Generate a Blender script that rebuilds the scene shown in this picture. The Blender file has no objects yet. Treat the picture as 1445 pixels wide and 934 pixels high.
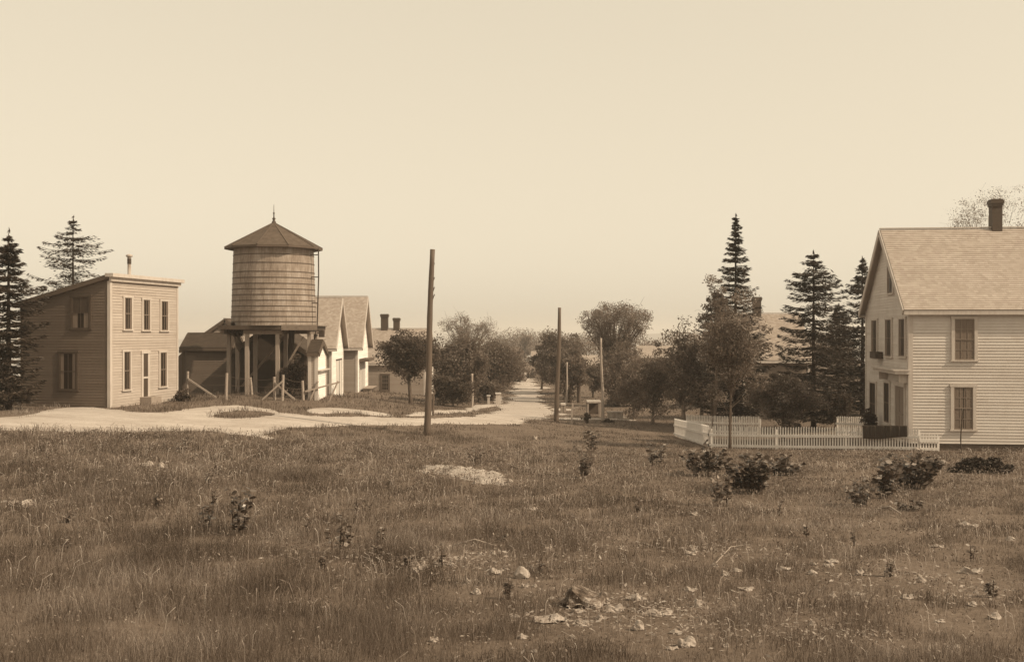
import bpy, math, random
import numpy as np
from math import radians as RAD, sin, cos, pi, atan2, sqrt

random.seed(7); RNG = np.random.default_rng(11)
SC = bpy.context.scene
COL = SC.collection
C = 4.55; F = 1500.0; CX = 722.5; HY = 468.0     # eye height above the road-side ground, focal length in photo pixels

# ------------------------------------------------------------------ terrain
def wpt(px, py, Y): return ((px-CX)/F*Y, Y, C-(py-HY)/F*Y)
_ctl = [wpt(*p) for p in [
 (155,576,47),(250,566,52.8),(20,574,47.8),(100,603,39.5),(349,557,57),(437,556.5,58),(300,558,60),(470,563,70),
 (485,559.5,76),(505,554.6,80),(519,551,88),(560,558,90),(579,571,69),(602,615,44),(785,596,60),(733,600,52),
 (851,594,62),(952,616,55),(1000,633,43.6),(1283,636,41),(1380,637,41),(740,546,109),(733,524,180),(737,512,240),
 (650,579.5,68),(300,612,40),(420,602,44),(520,600,46)]]
_ctl += [(x, y, C-d) for x, y, d in [
 (-15,0,1.5),(0,0,1.6),(15,0,1.7),(-8,9,2.8),(0,9,2.85),(8,9,2.9),(-9,15,3.2),(0,15,3.4),(9,15,3.5),
 (-14,25,3.55),(0,25,4.0),(14,25,4.1),(-35,30,3.1),(0,35,4.3),(18,35,4.4),(40,30,4.4),(-40,55,3.1),(-35,80,3.6),
 (26,40,4.6),(22,60,4.7),(45,60,4.7),(30,100,5.6),(60,90,5.4),(-30,110,5.2),(-70,60,3.4),(80,50,4.8),
 (-90,200,8.5),(90,200,7.0),(-90,300,13),(0,300,9),(90,300,9),(-60,-10,1.6),(60,-10,1.6),(-60,120,6.0)]]
_ctl = np.array(_ctl)
def _k(r2): return np.where(r2 > 1e-9, r2*np.log(np.maximum(r2, 1e-9))*.5, 0)
_P = _ctl[:, :2]/50.; _n = len(_P)
_D = ((_P[:, None]-_P[None])**2).sum(-1)
_A = np.zeros((_n+3, _n+3)); _A[:_n, :_n] = _k(_D)+np.eye(_n)*.002
_A[:_n, _n] = 1; _A[:_n, _n+1:] = _P; _A[_n, :_n] = 1; _A[_n+1:, :_n] = _P.T
_w = np.linalg.solve(_A, np.concatenate([_ctl[:, 2], [0, 0, 0]]))
def G(x, y):
    x = np.asarray(x, float); y = np.asarray(y, float); sh = x.shape; x = x.ravel(); y = y.ravel()
    cx = np.clip(x, -90, 90); cy = np.clip(y, -10, 300); out = np.empty(len(x))
    for i in range(0, len(x), 40000):
        q = np.stack([cx[i:i+40000], cy[i:i+40000]], 1)/50.
        d = ((q[:, None]-_P[None])**2).sum(-1)
        out[i:i+40000] = _k(d)@_w[:_n]+_w[_n]+q@_w[_n+1:]
    far = np.maximum(0, y-300)
    out = out-far*.045-np.maximum(0, np.abs(x)-90)*np.clip((y-60)/300, 0, .03)
    return np.maximum(out, -30).reshape(sh)
def g1(x, y): return float(G(np.array([x]), np.array([y]))[0])
def hit(px, py):
    "ground point seen at a photo pixel"
    Y = np.geomspace(5, 380, 1500); X = (px-CX)/F*Y; f = C-(py-HY)/F*Y-G(X, Y)
    i = np.argmax(f < 0) if (f < 0).any() else len(Y)-1
    return X[i], Y[i]
def at(px, Y): return (px-CX)/F*Y
def zz(py, Y): return C-(py-HY)/F*Y

# ------------------------------------------------------------------ materials (sepia print: browns in every pigment)
def S(v, warm=0.):
    t = min(1, v/.7)**.6
    r = np.array([1, .655+.29*t-warm*.06, .43+.46*t-warm*.1]); L = r@np.array([.21, .72, .07])
    return tuple((v*r/L).tolist())+(1,)
class NM:
    def __init__(s, name):
        s.m = bpy.data.materials.new(name); s.m.use_nodes = True; s.t = s.m.node_tree; s.t.nodes.clear()
        s.out = s.n('ShaderNodeOutputMaterial'); s.b = s.n('ShaderNodeBsdfPrincipled')
        s.l(s.b.outputs[0], s.out.inputs[0])
    def n(s, ty, **kw):
        nd = s.t.nodes.new(ty)
        for k, v in kw.items():
            if hasattr(nd, k): setattr(nd, k, v)
            else: nd.inputs[k.replace('_', ' ')].default_value = v
        return nd
    def l(s, a, b): s.t.links.new(a, b)
    def coord(s, scale=(1, 1, 1), kind='Object'):
        tc = s.n('ShaderNodeTexCoord'); mp = s.n('ShaderNodeMapping'); mp.inputs['Scale'].default_value = scale
        s.l(tc.outputs[kind], mp.inputs[0]); return mp.outputs[0]
    def noise(s, vec, scale, detail=5, rough=.6):
        nz = s.n('ShaderNodeTexNoise'); nz.inputs['Scale'].default_value = scale; nz.inputs['Detail'].default_value = detail
        nz.inputs['Roughness'].default_value = rough; s.l(vec, nz.inputs['Vector']); return nz.outputs['Fac']
    def ramp(s, fac, stops):
        r = s.n('ShaderNodeValToRGB'); e = r.color_ramp.elements
        while len(e) < len(stops): e.new(.5)
        for q, (p, c) in zip(e, stops): q.position = p; q.color = c
        s.l(fac, r.inputs[0]); return r.outputs[0]
    def mix(s, f, a, b, mode='MIX'):
        m = s.n('ShaderNodeMix'); m.data_type = 'RGBA'; m.blend_type = mode
        for sock, v in ((m.inputs[0], f), (m.inputs[6], a), (m.inputs[7], b)):
            if hasattr(v, 'is_linked'): s.l(v, sock)
            else: sock.default_value = v
        return m.outputs[2]
    def bump(s, h, st=.3, dist=.02):
        b = s.n('ShaderNodeBump'); b.inputs['Strength'].default_value = st; b.inputs['Distance'].default_value = dist
        s.l(h, b.inputs['Height']); s.l(b.outputs[0], s.b.inputs['Normal'])
    def fin(s, col, rough=.8, spec=.25):
        if hasattr(col, 'is_linked'): s.l(col, s.b.inputs['Base Color'])
        else: s.b.inputs['Base Color'].default_value = col
        s.b.inputs['Roughness'].default_value = rough; s.b.inputs['Specular IOR Level'].default_value = spec
        return s.m
def painted(name, v, dirt=.35, streak=(2, 2, .5), sc=3., rough=.65):
    q = NM(name); c = q.coord(streak); a = q.noise(c, sc, 6, .65); c2 = q.coord(); b = q.noise(c2, 28, 3)
    col = q.ramp(a, [(.28, S(v*(1-dirt))), (.5, S(v*.93)), (.72, S(v*1.05))])
    col = q.mix(.25, col, q.ramp(b, [(.3, S(v*.7)), (.7, S(v*1.1))])); q.bump(b, .15, .004)
    return q.fin(col, rough)
def board_mat(name, v, dirt=.4, rows=True):
    "clapboards: each board a slightly different tone (uv.y counts boards)"
    q = NM(name); tc = q.n('ShaderNodeTexCoord'); sp = q.n('ShaderNodeSeparateXYZ'); q.l(tc.outputs['UV'], sp.inputs[0])
    fl = q.n('ShaderNodeMath', operation='FLOOR'); q.l(sp.outputs[1], fl.inputs[0])
    sx = q.n('ShaderNodeMath', operation='MULTIPLY'); q.l(sp.outputs[0], sx.inputs[0]); sx.inputs[1].default_value = .28
    off = q.n('ShaderNodeMath', operation='MULTIPLY_ADD'); q.l(fl.outputs[0], off.inputs[0]); off.inputs[1].default_value = .37; q.l(sx.outputs[0], off.inputs[2])
    fx = q.n('ShaderNodeMath', operation='FLOOR'); q.l(off.outputs[0], fx.inputs[0])
    cb = q.n('ShaderNodeCombineXYZ'); q.l(fx.outputs[0], cb.inputs[0]); q.l(fl.outputs[0], cb.inputs[1])
    wn = q.n('ShaderNodeTexWhiteNoise', noise_dimensions='3D'); q.l(cb.outputs[0], wn.inputs[0])
    a = q.noise(q.coord((1, 1, .6)), 1.1, 6, .7); b = q.noise(q.coord((1, 1, 6)), 9, 3)
    col = q.ramp(a, [(.3, S(v*(1-dirt))), (.52, S(v*.95)), (.75, S(v*1.06))])
    col = q.mix(.5, col, q.ramp(wn.outputs[0], [(0, S(v*.78)), (1, S(v*1.1))]))
    col = q.mix(.22, col, q.ramp(b, [(.3, S(v*.55)), (.7, S(v*1.15))])); q.bump(b, .2, .004)
    return q.fin(col, .7)
def shingle_mat(name, v, var=.3, w=.16):
    q = NM(name); tc = q.n('ShaderNodeTexCoord'); sp = q.n('ShaderNodeSeparateXYZ'); q.l(tc.outputs['UV'], sp.inputs[0])
    fl = q.n('ShaderNodeMath', operation='FLOOR'); q.l(sp.outputs[1], fl.inputs[0])
    sx = q.n('ShaderNodeMath', operation='MULTIPLY'); q.l(sp.outputs[0], sx.inputs[0]); sx.inputs[1].default_value = 1/w
    off = q.n('ShaderNodeMath', operation='MULTIPLY_ADD'); q.l(fl.outputs[0], off.inputs[0]); off.inputs[1].default_value = .43; q.l(sx.outputs[0], off.inputs[2])
    fx = q.n('ShaderNodeMath', operation='FLOOR'); q.l(off.outputs[0], fx.inputs[0])
    cb = q.n('ShaderNodeCombineXYZ'); q.l(fx.outputs[0], cb.inputs[0]); q.l(fl.outputs[0], cb.inputs[1])
    wn = q.n('ShaderNodeTexWhiteNoise', noise_dimensions='3D'); q.l(cb.outputs[0], wn.inputs[0])
    a = q.noise(q.coord(), .9, 6, .7)
    col = q.ramp(wn.outputs[0], [(0, S(v*(1-var))), (.8, S(v*1.04)), (1, S(v*1.18))])
    col = q.mix(.4, col, q.ramp(a, [(.3, S(v*.72)), (.7, S(v*1.12))])); q.bump(wn.outputs[0], .35, .01)
    return q.fin(col, .85)
def leaf_mat(name, v, spread=.5, trans=.3, rough=.55, hi=1.5):
    q = NM(name); at_ = q.n('ShaderNodeAttribute'); at_.attribute_name = 'rnd'
    col = q.ramp(at_.outputs['Fac'], [(0, S(v*(1-spread))), (.7, S(v)), (1, S(v*hi))])
    q.fin(col, rough, .3)
    tr = q.n('ShaderNodeBsdfTranslucent'); q.l(col, tr.inputs[0]); mx = q.n('ShaderNodeMixShader'); mx.inputs[0].default_value = trans
    q.l(q.b.outputs[0], mx.inputs[1]); q.l(tr.outputs[0], mx.inputs[2]); q.l(mx.outputs[0], q.out.inputs[0]); return q.m
def bark_mat(name, v):
    q = NM(name); a = q.noise(q.coord((6, 6, 1)), 5, 6, .7)
    q.bump(a, .6, .03); return q.fin(q.ramp(a, [(.3, S(v*.55)), (.7, S(v*1.35))]), .9)
M = {}
def mats():
    M['white'] = painted('white_paint', .66); M['trim'] = painted('trim_paint', .5, .3); M['fence'] = painted('fence_whitewash', .7, .3)
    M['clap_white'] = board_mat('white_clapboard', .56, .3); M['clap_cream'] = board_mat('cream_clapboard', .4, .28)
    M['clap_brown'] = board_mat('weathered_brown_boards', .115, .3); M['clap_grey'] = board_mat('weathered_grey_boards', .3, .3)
    M['clap_tan'] = board_mat('tan_boards', .2, .35); M['clap_dark'] = board_mat('dark_boards', .045, .4)
    M['trim_dark'] = painted('brown_trim', .09, .3); M['sash'] = painted('sash_paint', .2, .3)
    M['sh_pale'] = shingle_mat('pale_weathered_shingles', .36, .2); M['sh_grey'] = shingle_mat('grey_shingles', .33, .3)
    M['sh_dark'] = shingle_mat('dark_shingles', .06, .35); M['sh_mid'] = shingle_mat('brown_shingles', .095, .3)
    M['brick'] = painted('chimney_brick', .07, .5, (3, 3, 8), 6)
    M['iron'] = painted('dark_iron', .06, .4); M['pale_metal'] = painted('pale_metal', .4, .4)
    M['wood'] = painted('weathered_post_wood', .3, .45, (8, 8, .7)); M['pole'] = painted('pole_wood', .11, .5, (8, 8, .6), 4)
    M['pole_pale'] = painted('pale_pole_wood', .33, .4, (8, 8, .6), 4)
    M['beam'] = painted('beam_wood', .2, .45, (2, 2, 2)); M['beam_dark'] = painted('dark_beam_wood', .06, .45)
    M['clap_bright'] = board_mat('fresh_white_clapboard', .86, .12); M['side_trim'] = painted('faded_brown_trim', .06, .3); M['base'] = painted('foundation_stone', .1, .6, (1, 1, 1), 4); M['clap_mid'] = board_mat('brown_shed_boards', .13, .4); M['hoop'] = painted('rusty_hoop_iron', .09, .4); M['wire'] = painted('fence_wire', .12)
    M['cloth'] = painted('dark_cloth', .035, .5, (9, 9, 1), 3); M['shade'] = painted('window_curtain', .15, .4, (9, 9, .4), 4)
    M['blind'] = painted('window_blind', .05, .4, (4, 4, 1), 3)
    q = NM('window_glass'); a = q.noise(q.coord(), 3, 2); q.bump(a, .05, .01); M['glass'] = q.fin(S(.022), .3, .15)
    q = NM('tank_staves'); c = q.coord((1, 1, 1)); sp = q.n('ShaderNodeTexCoord'); s2 = q.n('ShaderNodeSeparateXYZ'); q.l(sp.outputs['UV'], s2.inputs[0])
    fl = q.n('ShaderNodeMath', operation='FLOOR'); q.l(s2.outputs[0], fl.inputs[0]); wn = q.n('ShaderNodeTexWhiteNoise', noise_dimensions='1D'); q.l(fl.outputs[0], wn.inputs['W'])
    a = q.noise(q.coord((1, 1, .5)), 2.2, 8, .75); b = q.noise(q.coord((5, 5, .5)), 5, 5)
    col = q.ramp(a, [(.33, S(.11, .5)), (.5, S(.25, .3)), (.66, S(.48))])
    col = q.mix(.45, col, q.ramp(wn.outputs[0], [(0, S(.14, .5)), (1, S(.36))]))
    col = q.mix(.3, col, q.ramp(b, [(.35, S(.07)), (.65, S(.36))])); q.bump(b, .3, .01); M['tank'] = q.fin(col, .8)
    # ground
    q = NM('field_soil'); c = q.coord(); a = q.noise(c, .35, 8, .7); b = q.noise(c, 7, 6, .7)
    col = q.ramp(a, [(.3, S(.085)), (.55, S(.14)), (.75, S(.2))]); col = q.mix(.5, col, q.ramp(b, [(.3, S(.06)), (.6, S(.15)), (.75, S(.3))]))
    q.bump(b, .8, .06); M['ground'] = q.fin(col, .95, .1)
    q = NM('dusty_road'); c = q.coord((.35, 1.2, 1)); a = q.noise(c, .8, 8, .7); b = q.noise(q.coord(), 5, 6, .75); d = q.noise(q.coord(), 40, 2)
    col = q.ramp(a, [(.3, S(.33)), (.5, S(.42)), (.7, S(.52))]); col = q.mix(.5, col, q.ramp(b, [(.32, S(.2)), (.6, S(.5))]))
    r2 = q.noise(q.coord((.3, .8, 1)), 1.1, 7, .7); col = q.mix(.5, col, q.ramp(r2, [(.38, S(.2)), (.6, S(.46))])); col = q.mix(.12, col, q.ramp(d, [(.4, S(.2)), (.6, S(.62))])); q.bump(b, .5, .04); M['road'] = q.fin(col, .95, .1)
    q = NM('gravel_rubble'); a = q.noise(q.coord(), 3, 8, .75); b = q.noise(q.coord(), 18, 5, .7); col = q.mix(.5, q.ramp(a, [(.38, S(.12)), (.55, S(.42))]), q.ramp(b, [(.35, S(.1)), (.6, S(.5))])); q.bump(b, .9, .05); M['gravel'] = q.fin(col, .95, .1)
    q = NM('pale_stone'); c = q.coord(); a = q.noise(c, 5, 7, .7); q.bump(a, .6, .03); M['stone'] = q.fin(q.ramp(a, [(.3, S(.14)), (.65, S(.42))]), .9)
    q = NM('grey_stone'); c = q.coord(); a = q.noise(c, 7, 7, .7); q.bump(a, .8, .05); M['stone2'] = q.fin(q.ramp(a, [(.38, S(.03)), (.52, S(.12)), (.66, S(.4))]), .9)
    q = NM('sea_water'); M['sea'] = q.fin(S(.1), .25, .5)
    q = NM('far_hills'); M['hill'] = q.fin(S(.07), .95)
    M['grass'] = leaf_mat('grass_blades', .15, .6, .3, .6, 2.3); M['straw'] = leaf_mat('dry_straw', .33, .4, .3, .6, 1.3)
    M['weed'] = leaf_mat('weed_leaves', .17, .55, .25, .5, 2.2)
    M['leaf'] = leaf_mat('tree_leaves', .17, .6, .5, .5, 2.2); M['leaf_l'] = leaf_mat('young_leaves', .19, .6, .5, .45, 2.)
    M['leaf_d'] = leaf_mat('dark_leaves', .09, .5, .4, .5, 1.8); M['leaf_f'] = leaf_mat('far_leaves', .19, .4, .35, .6, 1.5)
    M['needle'] = leaf_mat('spruce_needles', .045, .5, .15, .6, 1.9); M['shrubleaf'] = leaf_mat('shrub_leaves', .085, .5, .2, .3, 4.5)  # brightest shrub leaves carry reflected glints as pale colour
    M['bark'] = bark_mat('bark', .1); M['bark_p'] = bark_mat('pale_bark', .2); M['bark_d'] = bark_mat('dark_bark', .05)
mats()

# ------------------------------------------------------------------ mesh helpers
def tag(o, label=None, cat=None, group=None, kind=None):
    if label: o['label'] = label
    if cat: o['category'] = cat
    if group: o['group'] = group
    if kind: o['kind'] = kind
    return o
def empty(name, loc, rz, label, cat, group=None):
    o = bpy.data.objects.new(name, None); COL.objects.link(o); o.location = loc; o.rotation_euler.z = rz; o.empty_display_size = .3
    return tag(o, label, cat, group)
class MB:
    def __init__(s): s.v = []; s.f = []; s.uv = []
    def face(s, pts, uv=None):
        b = len(s.v); s.v += [tuple(p) for p in pts]; s.f.append(tuple(range(b, b+len(pts)))); s.uv.append(uv or [(0, 0)]*len(pts)); return s
    def box(s, a, b, m=None):
        x0, y0, z0 = a; x1, y1, z1 = b
        P = [(x0,y0,z0),(x1,y0,z0),(x1,y1,z0),(x0,y1,z0),(x0,y0,z1),(x1,y0,z1),(x1,y1,z1),(x0,y1,z1)]
        if m: P = [m(p) for p in P]
        for q in ((0,3,2,1),(4,5,6,7),(0,1,5,4),(1,2,6,5),(2,3,7,6),(3,0,4,7)): s.face([P[i] for i in q])
        return s
    def bar(s, p, q, w, h=None):
        "square timber from p to q"
        h = h or w; p = np.array(p, float); q = np.array(q, float); d = q-p; d /= np.linalg.norm(d)
        a = np.cross(d, (0, 0, 1)); a = np.array((1, 0, 0)) if np.linalg.norm(a) < .05 else a/np.linalg.norm(a); b = np.cross(a, d)
        a = a*w/2; b = b*h/2; A = [p-a-b, p+a-b, p+a+b, p-a+b]; B = [x+(q-p) for x in A]
        s.face(A); s.face(B[::-1])
        for i in range(4): j = (i+1) % 4; s.face([A[i], B[i], B[j], A[j]])
        return s
    def tube(s, pts, rad, k=6, cap=True):
        pts = [np.array(p, float) for p in pts]; rings = []
        for i, p in enumerate(pts):
            d = pts[min(i+1, len(pts)-1)]-pts[max(i-1, 0)]; d /= (np.linalg.norm(d)+1e-9)
            a = np.cross(d, (.13, .2, 1) if abs(d[2]) < .9 else (1, .1, 0)); a /= np.linalg.norm(a); b = np.cross(d, a)
            r = rad[i] if hasattr(rad, '__len__') else rad
            rings.append([p+r*(a*cos(2*pi*t/k)+b*sin(2*pi*t/k)) for t in range(k)])
        base = len(s.v)
        for R in rings: s.v += [tuple(x) for x in R]
        for i in range(len(rings)-1):
            for t in range(k):
                u = (t+1) % k; s.f.append((base+i*k+t, base+(i+1)*k+t, base+(i+1)*k+u, base+i*k+u)); s.uv.append([(t/k, i), (t/k, i+1), (u/k, i+1), (u/k, i)])
        if cap:
            s.f.append(tuple(base+t for t in range(k))); s.uv.append([(0, 0)]*k)
            s.f.append(tuple(base+(len(rings)-1)*k+t for t in reversed(range(k)))); s.uv.append([(0, 0)]*k)
        return s
    def lathe(s, prof, k=24, c=(0, 0), rot=0):
        base = len(s.v)
        for r, z in prof: s.v += [(c[0]+r*cos(2*pi*t/k+rot), c[1]+r*sin(2*pi*t/k+rot), z) for t in range(k)]
        for i in range(len(prof)-1):
            for t in range(k):
                u = (t+1) % k; s.f.append((base+i*k+t, base+i*k+u, base+(i+1)*k+u, base+(i+1)*k+t)); s.uv.append([(t, i), (t+1, i), (t+1, i+1), (t, i+1)])
        return s
    def build(s, name, mat, parent=None, smooth=False):
        me = bpy.data.meshes.new(name); me.from_pydata([tuple(map(float, v)) for v in s.v], [], s.f)
        uvl = me.uv_layers.new(name='UVMap'); uvl.data.foreach_set('uv', np.array([c for f in s.uv for p in f for c in p], np.float32))
        if smooth: me.polygons.foreach_set('use_smooth', [True]*len(me.polygons))
        me.materials.append(mat); o = bpy.data.objects.new(name, me); COL.objects.link(o)
        if parent: o.parent = parent
        return o
def np_mesh(name, V, nper, mat, parent=None, tris=None, rnd=None, loc=(0, 0, 0)):
    "V (n, k, 3): n islands of k corners; tris: index triples per island, default one k-gon"
    n, k = V.shape[:2]; V = V-np.array(loc)
    idx = np.arange(n)[:, None]*k
    F_ = (idx[:, None, :]+np.array(tris)[None]).reshape(-1, len(tris[0])) if tris is not None else (idx+np.arange(k)[None])
    me = bpy.data.meshes.new(name); me.vertices.add(n*k); me.vertices.foreach_set('co', V.reshape(-1).astype(np.float32))
    m, c = F_.shape; me.loops.add(m*c); me.loops.foreach_set('vertex_index', F_.reshape(-1).astype(np.int32))
    me.polygons.add(m); me.polygons.foreach_set('loop_start', np.arange(m, dtype=np.int32)*c)
    me.update(calc_edges=True)
    if rnd is None: rnd = RNG.random(n)
    at_ = me.attributes.new('rnd', 'FLOAT', 'FACE'); at_.data.foreach_set('value', np.repeat(rnd, m//n).astype(np.float32))
    me.materials.append(mat); o = bpy.data.objects.new(name, me); COL.objects.link(o)
    if parent: o.parent = parent
    else: o.location = loc
    return o
def unit(v): return v/(np.linalg.norm(v, axis=-1, keepdims=True)+1e-9)
def leaf_quads(P, size, flat=0., asp=.6, dirs=None, jit=.4):
    n = len(P); s = size*(1+jit*(RNG.random(n)-.5)*2)
    d = unit(RNG.normal(size=(n, 3))) if dirs is None else unit(dirs)
    nn = RNG.normal(size=(n, 3)); nn[:, 2] += flat; b = unit(np.cross(d, unit(nn)))
    a = d*s[:, None]*.5; b = b*(s*asp)[:, None]*.5
    return np.stack([P-a, P+b*.9-a*.1, P+a, P-b*.9-a*.1], 1)

# ------------------------------------------------------------------ polygons on the ground
def smooth_poly(pts, it=2):
    P = np.array(pts, float)
    for _ in range(it):
        Q = np.roll(P, -1, 0); P = np.stack([P*.75+Q*.25, P*.25+Q*.75], 1).reshape(-1, 2)
    return P
def sdist(P, x, y):
    "signed distance, positive inside"
    out = np.empty(len(x)); A = P; B = np.roll(P, -1, 0)
    for i in range(0, len(x), 20000):
        q = np.stack([x[i:i+20000], y[i:i+20000]], 1)[:, None]
        e = B-A; w = q-A; t = np.clip((w*e).sum(-1)/((e*e).sum(-1)+1e-12), 0, 1); d = np.sqrt(((w-e*t[..., None])**2).sum(-1)).min(1)
        c = ((A[:, 1] > q[..., 1]) != (B[:, 1] > q[..., 1])) & (q[..., 0] < (B[:, 0]-A[:, 0])*(q[..., 1]-A[:, 1])/(B[:, 1]-A[:, 1]+1e-12)+A[:, 0])
        out[i:i+20000] = np.where(c.sum(1) % 2 == 1, d, -d)
    return out
def wob(x, y): return .18*np.sin(x*1.3+y*.7)+.12*np.sin(x*2.9-y*1.9+1)+.08*np.sin(x*6.1+y*4.3)+.05*np.sin(x*11+y*9.3)+.16*np.sin(x*4.7+3*np.sin(y*2.1))*np.sin(y*3.7+2*np.sin(x*1.9))
def pxpoly(pts): return smooth_poly([hit(*p) for p in pts], 1)
ROAD = pxpoly([(-60,592),(18,591),(60,580),(105,575.5),(154,578),(209,584),(249,582),(289,575),(324,572),(359,575),(409,587),(508,589.5),(603,591.5),
 (657,591),(683,585),(703,579),(709,571),(720,568),(722,560),(728,546),(729,537),(734,529),(739,523),(746,523),(745,531),(753,541),(762,556),(765,573),
 (781.6,579),(780,588),(757,593),(735,595),(733,601),(709,599.5),(657,599),(603,601),(508,602),(424,603),(372,612),(394,623),(359,617),(309,610),(259,609),(194,611),(110,611),(17,608),(-60,608)])
ISL = pxpoly([(294,589),(310,583.5),(345,580),(378,582),(396,586),(360,589.5),(330,592)])
PATHS = [pxpoly(p) for p in [
 [(430,585),(436,578),(470,576),(520,581),(562,587),(540,588.5),(500,584)],
 [(560,588.5),(590,583.5),(640,580),(665,573),(698,570.5),(704,574),(675,577),(656,584),(640,583.5),(600,588)],
 [(697,574),(699,562),(704,558),(710,560),(708,574)],
 [(722,549),(730,546.5),(778,546.8),(778,549.5)],
 [(775,577),(806,578),(806,580.5),(778,580.5)], [(780,584),(802,585),(802,587),(780,587)],
 [(780,590),(850,591),(900,593),(900,595),(850,593.2),(780,592.5)], [(855,586),(884,588),(884,591),(855,589)]]]
BARE = [pxpoly(p) for p in [[(590,658),(650,660),(690,665),(722,671),(705,685),(668,686),(648,674),(612,668)],
 [(0,705),(40,708),(52,716),(20,719),(-10,716)], [(760,868),(860,862),(1000,880),(1020,930),(880,925),(780,900)],
 [(590,790),(700,770),(740,800),(720,822),(620,812)], [(1180,800),(1300,790),(1440,800),(1445,860),(1300,850)]]]
def road_sd(x, y):
    sd = np.minimum(sdist(ROAD, x, y), -sdist(ISL, x, y)); return sd+wob(x, y)*np.clip(y/60, .5, 2)
def path_sd(x, y):
    return np.max([sdist(p, x, y) for p in PATHS], 0)+wob(x*1.7, y*1.7)*.5
def vnoise(x, y, s, seed=0):
    r = np.random.default_rng(seed); out = 0
    for i in range(7):
        a = r.uniform(0, 2*pi); f = s*r.uniform(.5, 2.2); out = out+np.sin((x*cos(a)+y*sin(a))*f+r.uniform(0, 6.28)+1.3*np.sin((x*sin(a)-y*cos(a))*f*.6))
    return out/7*1.4     # about -1..1

def grid_mesh(name, xs, ys, zf, mat, keep=None):
    X, Y = np.meshgrid(xs, ys); Z = zf(X, Y); V = np.stack([X, Y, Z], -1).reshape(-1, 3); nx = len(xs); ny = len(ys)
    i, j = np.meshgrid(np.arange(nx-1), np.arange(ny-1)); a = (j*nx+i).ravel(); Fc = np.stack([a, a+1, a+nx+1, a+nx], 1)
    if keep is not None:
        K = keep(X, Y).ravel(); Fc = Fc[K[Fc].any(1)]
        used = np.unique(Fc); mp = np.zeros(len(V), int); mp[used] = np.arange(len(used)); V = V[used]; Fc = mp[Fc]
    me = bpy.data.meshes.new(name); me.vertices.add(len(V)); me.vertices.foreach_set('co', V.ravel().astype(np.float32))
    me.loops.add(Fc.size); me.loops.foreach_set('vertex_index', Fc.ravel().astype(np.int32)); me.polygons.add(len(Fc))
    me.polygons.foreach_set('loop_start', np.arange(len(Fc), dtype=np.int32)*4); me.update(calc_edges=True)
    me.polygons.foreach_set('use_smooth', np.ones(len(Fc), bool)); me.materials.append(mat)
    o = bpy.data.objects.new(name, me); COL.objects.link(o); return o
def bumpy(x, y): return .05*vnoise(x, y, 1.1, 3)*np.clip((46-y)/15, 0, 1)
def ground_z(x, y): return G(x, y)+bumpy(x, y)
xs = np.concatenate([-np.geomspace(3500, 62, 40), np.arange(-60, 60.1, .5), np.geomspace(62, 3500, 40)])
ys = np.concatenate([[-300, -150, -80, -40, -20], np.arange(-10, 90, .5), np.arange(90, 300, 3), np.geomspace(303, 5000, 40)])
tag(grid_mesh('ground', xs, ys, ground_z, M['ground']), kind='structure')
def sheet(name, sdf, x0, x1, y0, y1, st, lift=.022):
    def zf(X, Y):
        sd = sdf(X.ravel(), Y.ravel()).reshape(X.shape); return ground_z(X, Y)+np.clip(sd*.12, -.15, lift)
    return tag(grid_mesh(name, np.arange(x0, x1, st), np.arange(y0, y1, st), zf, M['road'], lambda X, Y: (sdf(X.ravel(), Y.ravel()) > -.7).reshape(X.shape)), kind='structure')
sheet('road', road_sd, -34, 12, 34, 175, .25); sheet('footpath', path_sd, -20, 14, 44, 120, .25, .03)
def bank_sd(x, y): return np.maximum(sdist(BARE[0], x, y), sdist(BARE[1], x, y)-.1)+.8*wob(x*2.3, y*2.3)+.25*vnoise(x, y, 5, 8)-.05
def bank_z(X, Y):
    sd = bank_sd(X.ravel(), Y.ravel()).reshape(X.shape); return ground_z(X, Y)+np.clip(sd*.2, -.15, .09)*(1+.5*np.sin(X*9)*np.sin(Y*7))
tag(grid_mesh('gravel', np.arange(-24, 16, .12), np.arange(8.5, 38, .12), bank_z, M['gravel'], lambda X, Y: (bank_sd(X.ravel(), Y.ravel()) > -.5).reshape(X.shape)), kind='structure')
w = MB(); w.face([(-6000, 450, -26), (6000, 450, -26), (6000, 8000, -26), (-6000, 8000, -26)]); tag(w.build('water', M['sea']), kind='structure')
hx = np.linspace(-3500, 3500, 120)
hill = MB()
for a, b in zip(hx[:-1], hx[1:]):
    ha = -26+16+9*sin(a*.0031)+4*sin(a*.011+2); hb = -26+16+9*sin(b*.0031)+4*sin(b*.011+2)
    hill.face([(a, 2600, -30), (b, 2600, -30), (b, 2800, hb), (a, 2800, ha)]); hill.face([(a, 2800, ha), (b, 2800, hb), (b, 3300, -30), (a, 3300, -30)])
tag(hill.build('hills', M['hill'], smooth=True), kind='structure')

# ------------------------------------------------------------------ buildings
def lapped(mb, O, U, Vv, N, rng, length, step, lift, v0=0):
    "lapped boards or shingle courses from the bottom up; rng(t) gives the (s0, s1) extent at distance t up the surface"
    O, U, Vv, N = [np.array(a, float) for a in (O, U, Vv, N)]; n = int(math.ceil(length/step)); k = 0
    brk = [i*step for i in range(n)]+[length]
    for a, b in zip(brk[:-1], brk[1:]):
        if b-a < 1e-4: continue
        (p0, p1), (q0, q1) = rng(a), rng(b)
        A = O+U*p0+Vv*a+N*lift; B = O+U*p1+Vv*a+N*lift; Cc = O+U*q1+Vv*b+N*.003; D = O+U*q0+Vv*b+N*.003
        mb.face([A, B, Cc, D], [(p0, k+.1), (p1, k+.1), (q1, k+.9), (q0, k+.9)])
        A0 = O+U*p0+Vv*a; B0 = O+U*p1+Vv*a; mb.face([A0, B0, B, A], [(p0, k+.1), (p1, k+.1), (p1, k+.2), (p0, k+.2)]); k += 1
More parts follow.
